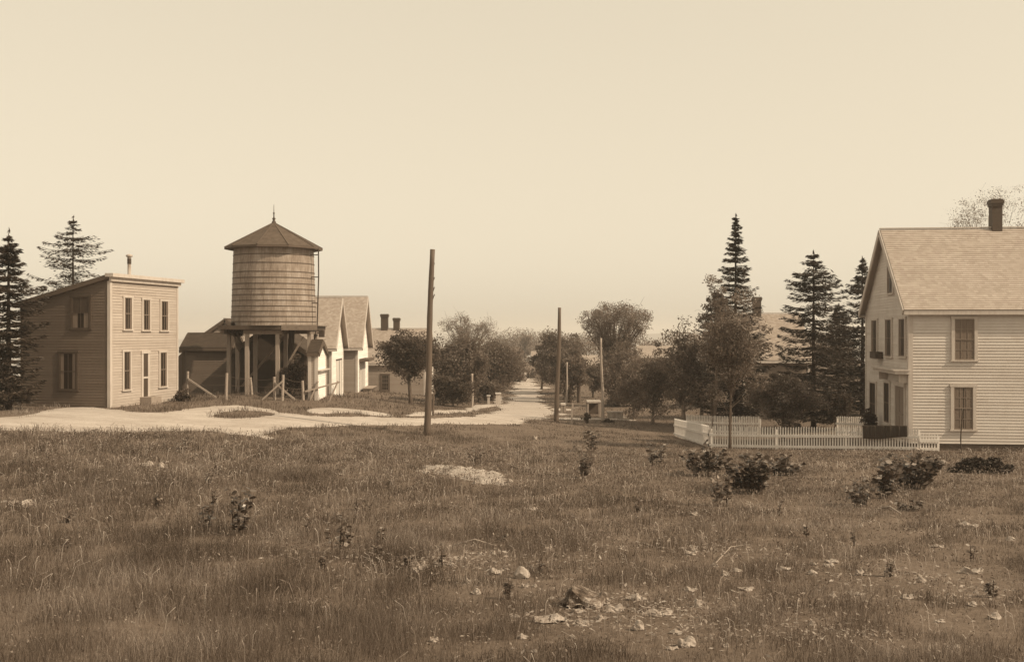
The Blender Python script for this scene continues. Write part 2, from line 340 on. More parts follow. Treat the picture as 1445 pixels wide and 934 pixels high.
class Wall:
    "a wall of a building: local origin o, direction u, outward normal n"
    def __init__(s, root, o, u, n):
        s.root = root; s.o = np.array((*o, 0.)); s.u = np.array((*u, 0.)); s.n = np.array((*n, 0.))
        c, q = cos(root.rotation_euler.z), sin(root.rotation_euler.z); R = lambda v: np.array((v[0]*c-v[1]*q, v[0]*q+v[1]*c))
        s.wo = R(s.o)+np.array(root.location[:2]); s.wu = R(s.u)
    def s_px(s, px):
        t = (px-CX)/F; return (t*s.wo[1]-s.wo[0])/(s.wu[0]-t*s.wu[1])
    def z_px(s, sv, py): Y = s.wo[1]+s.wu[1]*sv; return C-(py-HY)/F*Y-s.root.location[2]
    def p(s, a, z, d=0): return s.o+s.u*a+s.n*d+np.array((0, 0, z))
    def block(s, mb, a0, a1, z0, z1, d0, d1):
        P = [s.p(a, z, d) for z in (z0, z1) for a, d in ((a0, d0), (a1, d0), (a1, d1), (a0, d1))]
        for q in ((0,3,2,1),(4,5,6,7),(0,1,5,4),(1,2,6,5),(2,3,7,6),(3,0,4,7)): mb.face([P[i] for i in q])
def window(W, a0, a1, z0, z1, trim='trim', cols=2, rows=2, curtain=.5, blind=0., name='window', w=.11, label=None):
    if a1 < a0: a0, a1 = a1, a0
    f = MB()
    W.block(f, a0, a0+w, z0, z1, 0, .075); W.block(f, a1-w, a1, z0, z1, 0, .075)
    W.block(f, a0-.03, a1+.03, z1, z1+w*.85, 0, .082); W.block(f, a0-.04, a1+.04, z0-.055, z0, 0, .1)
    o = f.build(name, M[trim], W.root)
    if label: o['label'] = label
    g = MB(); g.face([W.p(a0+w, z0, .044), W.p(a1-w, z0, .044), W.p(a1-w, z1, .044), W.p(a0+w, z1, .044)]); 
    g.build('pane', M['glass'], o)
    m = MB(); b0, b1 = a0+w, a1-w; t = .035; zm = (z0+z1)/2
    W.block(m, b0, b0+t, z0, z1, .045, .065); W.block(m, b1-t, b1, z0, z1, .045, .065)
    W.block(m, b0+t, b1-t, z0, z0+t*1.4, .045, .065); W.block(m, b0+t, b1-t, z1-t, z1, .045, .065); W.block(m, b0+t, b1-t, zm-t/2, zm+t/2, .045, .07)
    for i in range(1, cols): x = b0+(b1-b0)*i/cols; W.block(m, x-.012, x+.012, z0+t*1.4, z1-t, .046, .058)
    if rows > 2:
        for zq in ((z0+zm)/2, (z1+zm)/2): W.block(m, b0+t, b1-t, zq-.012, zq+.012, .0465, .0585)
    m.build('sash', M['side_trim' if trim == 'side_trim' else 'sash'], o)
    if curtain > 0:
        # lace curtains hung against the glass, gathered in folds, with a slit between the halves
        c = MB(); zt = z1-.03 if blind == 0 else z0+(z1-z0)*(1-blind); zb = z0+.04; n = 12
        for h0, h1 in ((b0+t, b0+t+(b1-b0-2*t)*curtain*.5), (b1-t-(b1-b0-2*t)*curtain*.5, b1-t)):
            for i in range(n):
                x0 = h0+(h1-h0)*i/n; x1 = h0+(h1-h0)*(i+1)/n; e0 = .0447+.0015*(i % 2); e1 = .0447+.0015*((i+1) % 2)
                c.face([W.p(x0, zb, e0), W.p(x1, zb, e1), W.p(x1, zt, e1), W.p(x0, zt, e0)])
        c.build('curtain', M['shade'], o)
    if blind > 0:
        c = MB(); c.face([W.p(b0+t, z0+(z1-z0)*(1-blind), .0455), W.p(b1-t, z0+(z1-z0)*(1-blind), .0455), W.p(b1-t, z1-t, .0455), W.p(b0+t, z1-t, .0455)]); c.build('blind', M['blind'], o)
    return o
def win_px(W, x0, x1, y0, y1, **k):
    a0, a1 = W.s_px(x0), W.s_px(x1); am = (a0+a1)/2; return window(W, a0, a1, W.z_px(am, y1), W.z_px(am, y0), **k)
def gable_house(name, label, cat, O, z0, rz, L, Wd, eave, ridge, wm, rm, trim='trim', over=.3, gover=.3, side_mats=None, step=.12, group=None, found=None, rtrim=None):
    root = empty(name, (O[0], O[1], z0), rz, label, cat, group); sm = side_mats or {}
    Ws = {'front': Wall(root, (0, 0), (1, 0), (0, -1)), 'left': Wall(root, (0, Wd), (0, -1), (-1, 0)), 'right': Wall(root, (L, 0), (0, 1), (1, 0)), 'back': Wall(root, (L, Wd), (-1, 0), (0, 1))}
    h = Wd/2; sl = (ridge-eave)/h
    zb = .3 if found else -.3
    for nme, W in Ws.items():
        mb = MB(); ln = L if nme in ('front', 'back') else Wd
        if nme in ('front', 'back'): lapped(mb, W.p(0, zb), W.u, (0, 0, 1), W.n, lambda t: (0, L), eave-zb, step, .026)
        else:
            def rg(t): z = t+zb; e = max(0, (z-eave)/sl); return (min(e, h), max(Wd-e, h))
            lapped(mb, W.p(0, zb), W.u, (0, 0, 1), W.n, rg, ridge-zb, step, .026)
        wo = mb.build('wall', M[sm.get(nme, wm)], root)
    if found:
        f = MB(); f.box((.03, .03, -.6), (L-.03, Wd-.03, zb-.001)); f.build('foundation', M['base'], root)
    cb = .13
    for W, V_, ln in ((Ws['front'], Ws['left'], L), (Ws['right'], Ws['front'], Wd), (Ws['back'], Ws['right'], L), (Ws['left'], Ws['back'], Wd)):
        l2 = {'left': Wd}.get('left') if V_ in (Ws['left'], Ws['right']) else L
        t = MB(); W.block(t, -.04, cb, zb, eave-.02, -.0, .04); V_.block(t, l2-cb, l2-.0, zb, eave-.02, .0, .04); t.build('corner_board', M[trim], root)
    # roof: two slabs with courses
    k = sqrt(1+sl*sl); r = MB(); ln = (h+over)*k; th = .09
    for sgn, y0 in ((1, -over), (-1, Wd+over)):
        ze = eave-over*sl; V = np.array((0, sgn/k, sl/k)); N = np.array((0, -sgn*sl/k, 1/k))
        P = np.array((-gover, y0, ze)) if sgn > 0 else np.array((L+gover, y0, ze)); U = np.array((sgn, 0, 0.))
        lapped(r, P+N*th, U, V, N, lambda t_: (0, L+2*gover), ln, .13, .02)
        Q = [P, P+U*(L+2*gover), P+U*(L+2*gover)+V*ln, P+V*ln]; r.face(Q[::-1]); T = [q+N*th for q in Q]
        for i in (0, 1, 3): j = (i+1) % 4; r.face([Q[i], Q[j], T[j], T[i]])
    rd = MB(); zr = ridge+th*k
    r.build('roof', M[rm], root)
    rd.bar((-gover, h, zr+.0), (L+gover, h, zr+.0), .2, .05); rd.build('ridge_board', M[rtrim or trim], root)
    # rakes and eave boards
    rk = MB()
    for x in (-gover-.03, L+gover+.03):
        for sgn, y0 in ((1, -over), (-1, Wd+over)):
            N = np.array((0, -sgn*sl/k, 1/k)); ze = eave-over*sl
            rk.bar(np.array((x, y0, ze))-N*.04, np.array((x, h, ridge))-N*.04, .05, .24)
    for y0 in (-over-.02, Wd+over+.02): rk.box((-gover, y0-.025, eave-over*sl-.12), (L+gover, y0+.025, eave-over*sl+.06))
    # boxed soffit under each eave
    for a, b in ((-over, -.024), (Wd+.024, Wd+over)): rk.box((-gover+.01, a+.01, eave-over*sl-.1), (L+gover-.01, b, eave-over*sl-.06))
    rk.build('eave_board', M[rtrim or trim], root)
    return root, Ws
def chimney(root, x, y, z0, z1, w=.55, d=.55, name='chimney'):
    m = MB(); m.box((x-w/2, y-d/2, z0), (x+w/2, y+d/2, z1-.28)); m.box((x-w/2-.04, y-d/2-.04, z1-.28), (x+w/2+.04, y+d/2+.04, z1-.18))
    m.box((x-w/2-.065, y-d/2-.065, z1-.18), (x+w/2+.065, y+d/2+.065, z1-.06)); m.box((x-w/2-.03, y-d/2-.03, z1-.06), (x+w/2+.03, y+d/2+.03, z1))
    return m.build(name, M['brick'], root)

# --- large white house, right
def big_house():
    z0 = C-4.62; rz = atan2(-.83, 7.5)
    root, W = gable_house('farmhouse', 'large white clapboard two-storey house with steep gable behind the picket fence', 'house', (15.32, 41.0), z0, rz, 13, 7.5, 5.55, 8.8, 'clap_white', 'sh_pale', over=.22, gover=.25, found=True, step=.115)
    f, g = W['front'], W['left']
    win_px(f, 1342, 1379, 451, 509, cols=3, rows=4, curtain=1.0, w=.12); win_px(f, 1341, 1377, 547, 607, cols=3, rows=4, curtain=.95, w=.12)
    for x0, x1, y0, y1 in ((1231,1240,453,504),(1250.5,1260.5,452,504),(1269.5,1280,451,504)): win_px(g, x0, x1, y0, y1, cols=2, curtain=.5)
    for x0, x1, y0, y1 in ((1228.5,1238,541,600),(1248.5,1257.5,541,597)): win_px(g, x0, x1, y0, y1, cols=2, curtain=.0)
    win_px(g, 1253.5, 1262.5, 370, 415, cols=2, curtain=.4)
    # window further along, outside the photograph's edge
    window(f, 6.2, 7.2, 3.4, 5.0, cols=3, rows=4, curtain=1.0); window(f, 6.2, 7.2, .8, 2.4, cols=3, rows=4, curtain=1.0)
    # door, facing left
    a0, a1 = g.s_px(1264), g.s_px(1279); zd = .35; z1 = g.z_px((a0+a1)/2, 546)
    d = MB(); g.block(d, a0, a0+.15, zd, z1, 0, .07); g.block(d, a1-.15, a1, zd, z1, 0, .07); g.block(d, a0-.04, a1+.04, z1, z1+.2, 0, .1)
    g.block(d, a0, a1, zd-.06, zd, 0, .16); dd = d.build('door_frame', M['trim'], root)
    p = MB(); g.block(p, a0+.15, a1-.15, zd, z1, 0, .045)
    mid = (a0+a1)/2
    for q0, q1 in ((a0+.22, mid-.05), (mid+.05, a1-.22)):
        for r0, r1 in ((zd+.2, zd+.9), (zd+1.05, z1-.15)): g.block(p, q0, q1, r0, r1, .046, .058)
    dr = p.build('door', M['clap_tan'], root); k = MB(); k.lathe([(.001, -.03), (.03, -.02), (.03, .02), (.001, .03)], 8); kk = k.build('handle', M['iron'], dr); kk.location = g.p(a1-.2, zd+1, .06)
    s = MB(); g.block(s, a0-.1, a1+.1, 0.1, zd-.061, .03, .5); g.block(s, a0-.1, a1+.1, -.2, .1, .03, .85); s.build('doorstep', M['stone2'], root)
    h = MB(); b0, b1 = g.s_px(1251), g.s_px(1284.); zh = g.z_px(b1, 529)
    g.block(h, b0, b1, zh, zh+.12, .0, .55); g.block(h, b0-.05, b1+.04, zh+.12, zh+.17, 0, .62)
    for q in (b0+.15, b1-.3): g.block(h, q, q+.08, zh-.35, zh, .02, .35)
    h.build('door_hood', M['trim'], root)
    x = MB(); c0, c1 = g.s_px(1239), g.s_px(1247); g.block(x, c0, c1, g.z_px(c0, 506), g.z_px(c0, 497), .04, .35); x.build('window_box', M['iron'], root)
    chimney(root, 4.42, 3.75, 8.2, 8.8+1.28, .4, .45)
    return root, W
BH, BHW = big_house()

# --- small two-storey house, left, flat front and shed roof
def small_house():
    O = (at(155, 47), 47.0); z0 = g1(*O)-.0; rz = atan2(5.8, 1.15)
    root = empty('false_front_house', (O[0], O[1], z0), rz, 'small two-storey building with pale false front and slanting roof, beside the left spruces', 'house')
    L, Wd = 5.95, 4.4; H = C-(388-HY)/F*47-z0; drop = .27
    fr = Wall(root, (0, 0), (1, 0), (0, -1)); sd = Wall(root, (0, Wd), (0, -1), (-1, 0)); bk = Wall(root, (L, Wd), (-1, 0), (0, 1)); rt = Wall(root, (L, 0), (0, 1), (1, 0))
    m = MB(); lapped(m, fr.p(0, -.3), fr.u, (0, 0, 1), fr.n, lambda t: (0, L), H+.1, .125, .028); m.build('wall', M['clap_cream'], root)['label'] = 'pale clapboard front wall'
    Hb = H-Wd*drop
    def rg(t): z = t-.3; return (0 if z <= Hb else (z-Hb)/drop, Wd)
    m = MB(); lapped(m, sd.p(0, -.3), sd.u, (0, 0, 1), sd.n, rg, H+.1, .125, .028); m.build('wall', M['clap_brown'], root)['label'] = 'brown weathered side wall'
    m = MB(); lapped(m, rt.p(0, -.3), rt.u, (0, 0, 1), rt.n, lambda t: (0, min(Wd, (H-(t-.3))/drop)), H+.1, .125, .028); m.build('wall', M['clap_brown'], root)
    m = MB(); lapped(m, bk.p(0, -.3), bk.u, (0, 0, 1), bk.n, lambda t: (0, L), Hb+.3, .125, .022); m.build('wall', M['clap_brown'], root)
    # roof slab and cornice
    r = MB(); k = sqrt(1+drop**2)
    r.box((-.18, -.0, 0), (L+.18, (Wd+.3), .1), lambda p: (p[0], p[1], H-.2-p[1]*drop+p[2])); r.build('roof', M['sh_mid'], root)
    c = MB(); c.box((-.2, -.28, H-.12), (L+.2, .12, H+.04)); c.box((-.1, -.14, H-.3), (L+.1, -.025, H-.12)); 
    c.build('cornice', M['trim'], root); c = MB(); c.bar((-.14, .125, H-.1), (-.14, Wd+.3, H-.1-(Wd+.18)*drop), .06, .14); c.build('rake_board', M['trim_dark'], root)  # rake board takes dark trim, soffit shade put into its colour
    t = MB(); fr.block(t, -.045, .12, -.2, H-.3, 0, .045); sd.block(t, Wd-.1, Wd, -.2, H-.3, 0, .045); t.build('corner_board', M['trim'], root)
    t = MB(); fr.block(t, L-.12, L, -.2, H-.3, 0, .045); t.build('corner_board', M['trim'], root)
    t = MB(); sd.block(t, 0, .1, -.2, Hb-.25, 0, .045); t.build('corner_board', M['trim_dark'], root)
    for x0, x1, y0, y1 in ((172.5,186,421,466),(199,211.5,424,467),(224.5,237,426,467.5)): win_px(fr, x0, x1, y0, y1, curtain=.35, w=.1)
    for x0, x1, y0, y1 in ((171.5,184,497,551),(223,235,498,546.5)): win_px(fr, x0, x1, y0, y1, curtain=.3, w=.1)
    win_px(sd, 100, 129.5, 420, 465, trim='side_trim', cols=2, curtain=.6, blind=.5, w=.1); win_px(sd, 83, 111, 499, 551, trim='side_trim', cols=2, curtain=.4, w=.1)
    a0, a1 = fr.s_px(198.5), fr.s_px(210); z1 = fr.z_px(a0, 500); zb = fr.z_px(a0, 561)
    d = MB(); fr.block(d, a0, a0+.1, zb, z1, 0, .06); fr.block(d, a1-.1, a1, zb, z1, 0, .06); fr.block(d, a0-.03, a1+.03, z1, z1+.14, 0, .08); d.build('door_frame', M['trim'], root)
    p = MB(); fr.block(p, a0+.1, a1-.1, zb, z1, 0, .045); dr = p.build('door', M['iron'], root)
    p = MB(); zc = zb+(z1-zb)*.42; fr.block(p, a0+.1, a1-.1, zc, zc+.09, .046, .062); fr.block(p, a0+.1, a0+.16, zb, z1, .046, .057); fr.block(p, a1-.16, a1-.1, zb, z1, .046, .057); p.build('door_rail', M['trim'], dr)
    s = MB(); fr.block(s, a0-.1, a1+.1, -.1, zb, .025, .6); s.build('doorstep', M['wood'], root)
    # stove pipe with cap
    q = MB(); Y = 50.; zt = zz(361, Y)-z0; cx, cy = 2.9, .8; zr = H-.2-cy*drop
    # keep it where the photo shows it above the roof
    q.lathe([(.09, zr-.1), (.09, zr+.3), (.16, zr+.33), (.16, zr+.42), (.08, zr+.46), (.08, zt-.18), (.09, zt-.16), (.09, zt-.1), (.15, zt-.08), (.15, zt), (.01, zt+.05)], 12, (cx, cy)); q.build('stove_pipe', M['pale_metal'], root, True)
    q = MB(); q.lathe([(.092, zt-.42), (.092, zt-.17)], 12, (cx, cy)); q.build('pipe_collar', M['iron'], root)
    return root
small_house()

# --- barns and houses along the street
def barn(name, label, px0, px1, Y0, Y1, eave_py, ridge_py, L, mats_, cat='barn', wm='clap_grey', rm='sh_grey', base_py=None, **k):
    "gable end runs away from the camera between photo columns px0 (near) and px1 (far) and faces right"
    N = np.array((at(px0, Y0), Y0)); Fp = np.array((at(px1, Y1), Y1)); v = Fp-N; Wd = np.linalg.norm(v); v /= Wd; a = np.array((v[1], -v[0]))
    z0 = min(g1(*N), g1(*Fp))-.05; O = N-a*L; e = zz(eave_py, Y0)-z0; r = zz(ridge_py, (Y0+Y1)/2)-z0
    return gable_house(name, label, cat, O, z0, atan2(a[1], a[0]), L, Wd, e, r, wm, rm, side_mats=mats_, **k)
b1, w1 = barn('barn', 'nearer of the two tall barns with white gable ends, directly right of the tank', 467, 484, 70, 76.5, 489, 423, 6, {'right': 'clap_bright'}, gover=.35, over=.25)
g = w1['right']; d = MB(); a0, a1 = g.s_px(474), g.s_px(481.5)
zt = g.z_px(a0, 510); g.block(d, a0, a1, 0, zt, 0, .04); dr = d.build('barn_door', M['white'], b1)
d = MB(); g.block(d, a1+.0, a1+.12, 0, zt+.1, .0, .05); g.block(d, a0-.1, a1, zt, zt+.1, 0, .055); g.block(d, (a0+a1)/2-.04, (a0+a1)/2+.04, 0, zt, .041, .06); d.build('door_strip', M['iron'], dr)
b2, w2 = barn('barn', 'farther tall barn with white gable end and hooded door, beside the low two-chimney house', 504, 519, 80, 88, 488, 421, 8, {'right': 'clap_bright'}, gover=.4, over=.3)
g = w2['right']; d = MB(); a0, a1 = g.s_px(507), g.s_px(514); zt = g.z_px(a0, 513)
g.block(d, a0, a1, 0, zt, 0, .04); dr = d.build('barn_door', M['white'], b2); d = MB()
for i in range(5): q = a0+(a1-a0)*i/4; g.block(d, q-.03, q+.03, 0, zt, .041, .06)
d.build('door_strip', M['trim_dark'], dr)
d = MB(); g.block(d, a0-.3, a1+.6, zt+.1, zt+.3, 0, .75); d.build('door_hood', M['trim_dark'], b2)
d = MB(); g.block(d, a0+.4, a1+.3, -.0, .5, .5, .6); d.box((0, 0, 0), (.1, .1, .1), lambda p: tuple(g.p(a0+p[0], p[2], .6+p[1])))
for q in (a0+.5, a1+.1): g.block(d, q, q+.08, 0, .5, .25, .9)
g.block(d, a0+.3, a1+.4, .5, .56, .2, .95); d.build('doorstep', M['wood'], b2)

# low house with two chimneys
Y = 90.; z0 = g1(at(560, Y), Y)-.1
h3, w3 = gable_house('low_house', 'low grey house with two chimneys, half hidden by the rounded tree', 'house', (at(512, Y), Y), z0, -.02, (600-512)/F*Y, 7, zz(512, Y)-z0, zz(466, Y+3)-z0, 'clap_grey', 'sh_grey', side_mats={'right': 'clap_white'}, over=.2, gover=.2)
win_px(w3['front'], 537, 550, 530, 552, trim='trim_dark', curtain=0, cols=3, rows=4)
win_px(w3['right'], 601.5, 605.5, 532, 552, curtain=0)
for px in (541.5, 558.5): chimney(h3, at(px, Y+3.4)-at(512, Y), 3.5, zz(466, Y+3)-z0-.3, zz(444 if px < 550 else 449.5, Y+3)-z0, .6 if px < 550 else .52, .55)

# small white shed beside the tank
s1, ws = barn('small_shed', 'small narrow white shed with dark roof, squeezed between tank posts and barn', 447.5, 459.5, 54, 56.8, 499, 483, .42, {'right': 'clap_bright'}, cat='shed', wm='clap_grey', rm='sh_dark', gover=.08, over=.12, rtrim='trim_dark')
g = ws['right']; d = MB(); g.block(d, .0, 3.0, g.z_px(1, 524), g.z_px(1, 522.5), .03, .22); d.build('ledge', M['trim'], s1)

# brown shed with dark roof left of the tank
Y = 63.; z0 = g1(at(290, Y), Y)-.1; X0 = at(258, Y)
s2, ws = gable_house('brown_shed', 'brown weathered shed with dark shingled roof, between small house and water tank', 'shed', (X0, Y), z0, .05, (326-258)/F*Y, 3.2, zz(490.5, Y)-z0, zz(473, Y+1.5)-z0, 'clap_mid', 'sh_dark', trim='trim_dark', over=.25, gover=.1)
ln = MB(); 
ln.box((-.75, .3, -.3), (-.003, 2.9, 0), lambda p: (p[0], p[1], p[2] if p[2] < 0 else (1.9+1.0*(p[0]+.75)))); ln.build('lean_to', M['clap_mid'], s2)
# gabled house behind it
Y = 78.; z0 = g1(at(318, Y), Y)-.1; WX = 5.6
s3, ws = gable_house('gabled_shed', 'pale-gabled shed whose peak rises behind the brown shed', 'shed', (at(318, Y)+WX/2, Y), z0, pi/2, 6, WX, zz(490, Y)-z0, zz(452.5, Y)-z0, 'clap_tan', 'sh_mid', rtrim='trim_dark', over=.5, gover=.2, side_mats={'left': 'clap_grey'})
# dark shed behind the tank legs
Y = 61.2; z0 = g1(at(375, Y), Y)-.1; WX = at(432, Y)-at(327, Y)
s4, ws = gable_house('dark_shed', 'dark shed with gable, standing behind the tank legs', 'shed', (at(432, Y), Y), z0, pi/2, 4.5, WX, zz(498, Y)-z0, zz(462, Y)-z0, 'clap_dark', 'sh_dark', trim='beam_dark', rtrim='beam_dark', over=.2, gover=.15)
# house behind the spruces
Y = 72.; z0 = g1(at(1100, Y), Y)-.1; X0 = at(1050, Y)
h5, ws = gable_house('shaded_house', 'house with mottled shingle roof and chimney, mostly hidden behind the tall spruces', 'house', (X0, Y), z0, 0, at(1142, Y)-X0, 6.5, zz(505, Y)-z0, zz(445, Y+3)-z0, 'clap_tan', 'sh_grey', over=.3, gover=.2)
chimney(h5, at(1069, Y+3)-X0, 3.25, zz(446, Y+3)-z0-.4, zz(420, Y+3)-z0, .5, .6)
win_px(ws['front'], 1060, 1070, 560, 585, curtain=0); win_px(ws['front'], 1030+60, 1104, 530, 560, curtain=0)
# pale house among trees right of the street
Y = 130.; z0 = g1(at(820, Y), Y)-.1; X0 = at(812, Y)
h6, ws = gable_house('far_house', 'distant pale house showing through trees right of the street', 'house', (X0, Y), z0, 0, 6, 6, zz(522, Y)-z0, zz(503, Y+3)-z0, 'clap_grey', 'sh_pale')
win_px(ws['front'], 822, 830, 527, 540, curtain=0)
Y = 120.; z0 = g1(at(925, Y), Y)-.1; X0 = at(905, Y)
h7, ws = gable_house('far_house', 'distant house with pale roof glimpsed over the orchard trees', 'house', (X0, Y), z0, 0, 5, 6, zz(503, Y)-z0, zz(490, Y+3)-z0, 'clap_cream', 'sh_pale')
win_px(ws['front'], 915, 923, 512, 524, curtain=0)
Y = 210.; z0 = g1(at(757, Y), Y)-.1; X0 = at(752, Y)
h8, ws = gable_house('far_house', 'small white house at the far end of the street', 'house', (X0, Y), z0, 0, 5.5, 5, zz(509, Y)-z0, zz(497, Y+3)-z0, 'clap_white', 'sh_grey')
win_px(ws['front'], 757, 762, 512, 520, curtain=0)

# ------------------------------------------------------------------ water tank
def water_tank():
    Y = 58.; X = at(386.5, Y); z0 = g1(X, Y); root = empty('water_tank', (X, Y, z0), 0, 'tall round wooden water tank with conical roof on timber posts', 'water tank')
    zb = zz(460.5, Y)-z0; zt = zz(354, Y)-z0; Rb, Rt = 2.27, 2.14; n = 60
    m = MB(); base = 0
    rows = 9
    for i in range(rows):
        z = zb+(zt-zb)*i/(rows-1); R = Rb+(Rt-Rb)*i/(rows-1)
        for t in range(n):
            for e in (0, 1):   # each stave is a flat board with a fine groove between boards
                a = 2*pi*(t+(.04 if e == 0 else .96))/n; m.v.append((R*cos(a), R*sin(a), z))
    k = 2*n
    for i in range(rows-1):
        for t in range(k):
            u = (t+1) % k; m.f.append((i*k+t, i*k+u, (i+1)*k+u, (i+1)*k+t)); s = t//2+(.5 if t % 2 == 0 else .02); m.uv.append([(s, i)]*4)
    for t in range(n):   # grooves pushed in
        pass
    m.f.append(tuple(reversed(range(k)))); m.uv.append([(0, 0)]*k)
    m.build('tank_body', M['tank'], root)
    zs = [zt-(y-225)/(525-225)*(zt-zb) for y in (250, 283, 317, 340, 363, 384, 406, 428, 450, 470, 490, 510)]
    for z in zs:
        R = Rb+(Rt-Rb)*(z-zb)/(zt-zb)+.004; h = MB(); h.lathe([(R, z-.022), (R+.014, z-.022), (R+.014, z+.022), (R, z+.022)], 60); h.build('hoop', M['hoop'], root, False)
    zr = zz(354.5, Y)-z0+.12; za = zz(315, Y)-z0; r = MB(); K = 10; R = 2.62
    for t in range(K):
        a0, a1 = 2*pi*t/K+.2, 2*pi*(t+1)/K+.2; A = np.array((R*cos(a0), R*sin(a0), zr)); B = np.array((R*cos(a1), R*sin(a1), zr)); T = np.array((0, 0, za))
        U = unit(B-A); mid = (A+B)/2; V = unit(T-mid); N = np.cross(U, V); ln = np.linalg.norm(T-mid); hw = np.linalg.norm(B-A)/2
        lapped(r, mid, U, V, N, lambda q: (-hw*(1-min(q/ln, .985)), hw*(1-min(q/ln, .985))), ln, .17, .014)
        r.face([A-(0, 0, .1), B-(0, 0, .1), B, A]); r.face([A-(0, 0, .1), (0, 0, zr-.1), B-(0, 0, .1)])
        r.bar(A+np.array((0, 0, .02)), T+np.array((0, 0, .0)), .07, .05)
    r.build('roof', M['sh_mid'], root)
    f = MB(); f.lathe([(.17, za-.12), (.1, za+.05), (.05, za+.12), (.1, za+.2), (.04, za+.27), (.03, za+.45), (.06, za+.5), (.02, za+.56), (.012, za+.92), (.001, za+1)], 10); f.build('finial', M['iron'], root, True)
    # platform
    d = MB(); d.box((-2.5, -2.0, zb-.06), (2.5, 2.3, zb-.002))
    for i in range(9): x = -2.35+i*.587; d.box((x-.06, -2.05, zb-.24), (x+.06, 2.35, zb-.061))
    d.build('platform', M['beam_dark'], root)
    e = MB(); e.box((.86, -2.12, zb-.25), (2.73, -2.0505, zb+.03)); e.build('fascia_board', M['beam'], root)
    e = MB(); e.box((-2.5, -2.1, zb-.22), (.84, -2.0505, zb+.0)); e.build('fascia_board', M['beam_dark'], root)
    for A_, B_ in (((-1.22, -1.78, zb-.46), (.82, -1.58, zb-.241)), ((-1.5, 1.5, zb-.46), (2.5, 1.7, zb-.241)), ((2.1, -1.55, zb-.46), (2.3, 1.49, zb-.241)), ((-2.5, -1.55, zb-.46), (-2.3, 1.8, zb-.241))):
        bm = MB(); bm.box(A_, B_); bm.build('beam', M['beam'], root)
    for x, y in ((-2.4, -.2), (-1.04, -1.68), (.58, -1.68), (2.2, -1.35), (2.06, 1.2), (-1.4, 1.6), (.3, 1.6), (-2.4, 1.6)):
        p = MB(); zg = g1(X+x, Y+y)-z0-.15; p.box((x-.1, y-.1, zg), (x+.1, y+.1, zb-.2405 if (x < -2.3 and y < 0) else zb-.4605)); p.build('post', M['wood'], root)
    q = MB(); q.bar((.35, -1.5, .4), (1.9, -1.45, zb-.6), .1); q.build('brace', M['beam'], root); q = MB(); q.bar((-2.2, 1.75, .3), (.2, 1.75, zb-.6), .12); q.build('brace', M['beam'], root)
    # overflow pipe on the right and a riser in the middle
    p = MB(); xr = 2.52; p.tube([(xr+.02, -.6, zt+.05), (xr+.03, -.6, zt*.8), (xr-.04, -.65, zb), (xr-.1, -.7, zb-.3), (xr-.25, -.9, zb-1.5), (xr-.45, -1.2, 0)], .035, 8)
    for z in (zt-.3, zt-1.5, zt-2.9): p.bar((xr, -.6, z), (2.1, -.5, z), .05)
    p.build('pipe', M['iron'], root)
    p = MB(); p.tube([(.9, .3, -.1), (.9, .3, zb)], .16, 12); p.build('riser_pipe', M['beam_dark'], root)
    p = MB(); p.box((2.62, -1.0, zb-.62), (2.9, -.72, zb-.28)); p.bar((2.5, -.86, zb-.4), (2.63, -.86, zb-.4), .05); p.build('pump_box', M['iron'], root)
    return root
water_tank()

# ------------------------------------------------------------------ fences, poles and yard objects
def picket(name, label, segs, h=.93, rail='low', group=None, posts=True, hs=None):
    "segs: list of ground polylines in world xy"
    x0, y0 = segs[0][0]; z0 = g1(x0, y0); root = empty(name, (x0, y0, z0), 0, label, 'fence', group); pk = MB(); out = []
    for si, seg in enumerate(segs):
        H = hs[si] if hs else h
        for (ax, ay), (bx, by) in zip(seg[:-1], seg[1:]):
            L = math.hypot(bx-ax, by-ay); dx, dy = (bx-ax)/L, (by-ay)/L; nx, ny = dy, -dx; n = int(L/.1)
            gz = lambda t: g1(ax+dx*t, ay+dy*t)-z0
            zs = [gz(L*i/8) for i in range(9)]
            zi = lambda t: float(np.interp(t, np.linspace(0, L, 9), zs))
            T = lambda t, o, z: (ax-x0+dx*t+nx*o, ay-y0+dy*t+ny*o, z)
            for i in range(n):
                t = (i+.5)*L/n; z = zi(t)+random.uniform(-.008, .008); hw = .024; o = random.uniform(-.004, .004); hh = H*(1+random.uniform(-.01, .01))
                P = [T(t-hw, .02+o, z+.03), T(t+hw, .02+o, z+.03), T(t+hw, .02+o, z+hh-.05), T(t, .02+o, z+hh), T(t-hw, .02+o, z+hh-.05)]; Q = [T(t-hw, o, z+.03), T(t+hw, o, z+.03), T(t+hw, o, z+hh-.05), T(t, o, z+hh), T(t-hw, o, z+hh-.05)]
                pk.face(P); pk.face(Q[::-1])
                for a in range(5): b = (a+1) % 5; pk.face([P[a], Q[a], Q[b], P[b]])
            for fr, th, o0 in ((.55, .1, .024), (.09, .1, .026)):
                rl = MB()
                for i in range(8):
                    a, b = L*i/8, L*(i+1)/8; A = [T(a, o0, zs[i]+fr*H), T(b, o0, zs[i+1]+fr*H), T(b, o0, zs[i+1]+fr*H+th), T(a, o0, zs[i]+fr*H+th)]
                    B = [(p[0]+nx*.035, p[1]+ny*.035, p[2]) for p in A]; rl.face(B); rl.face(A[::-1]); rl.face([A[3], B[3], B[2], A[2]][::-1]); rl.face([A[0], B[0], B[1], A[1]])
                rl.build('rail', M['fence'], root)
            m = max(1, round(L/2.6))
            for i in range(m+1):
                t = min(L*i/m, L-.01); z = zi(t); p = MB(); c = T(t, -.08, 0); p.box((c[0]-.035, c[1]-.035, z-.2), (c[0]+.035, c[1]+.035, z+H-.12)); p.build('post', M['fence'], root)
    pk.build('pickets', M['fence'], root); return root
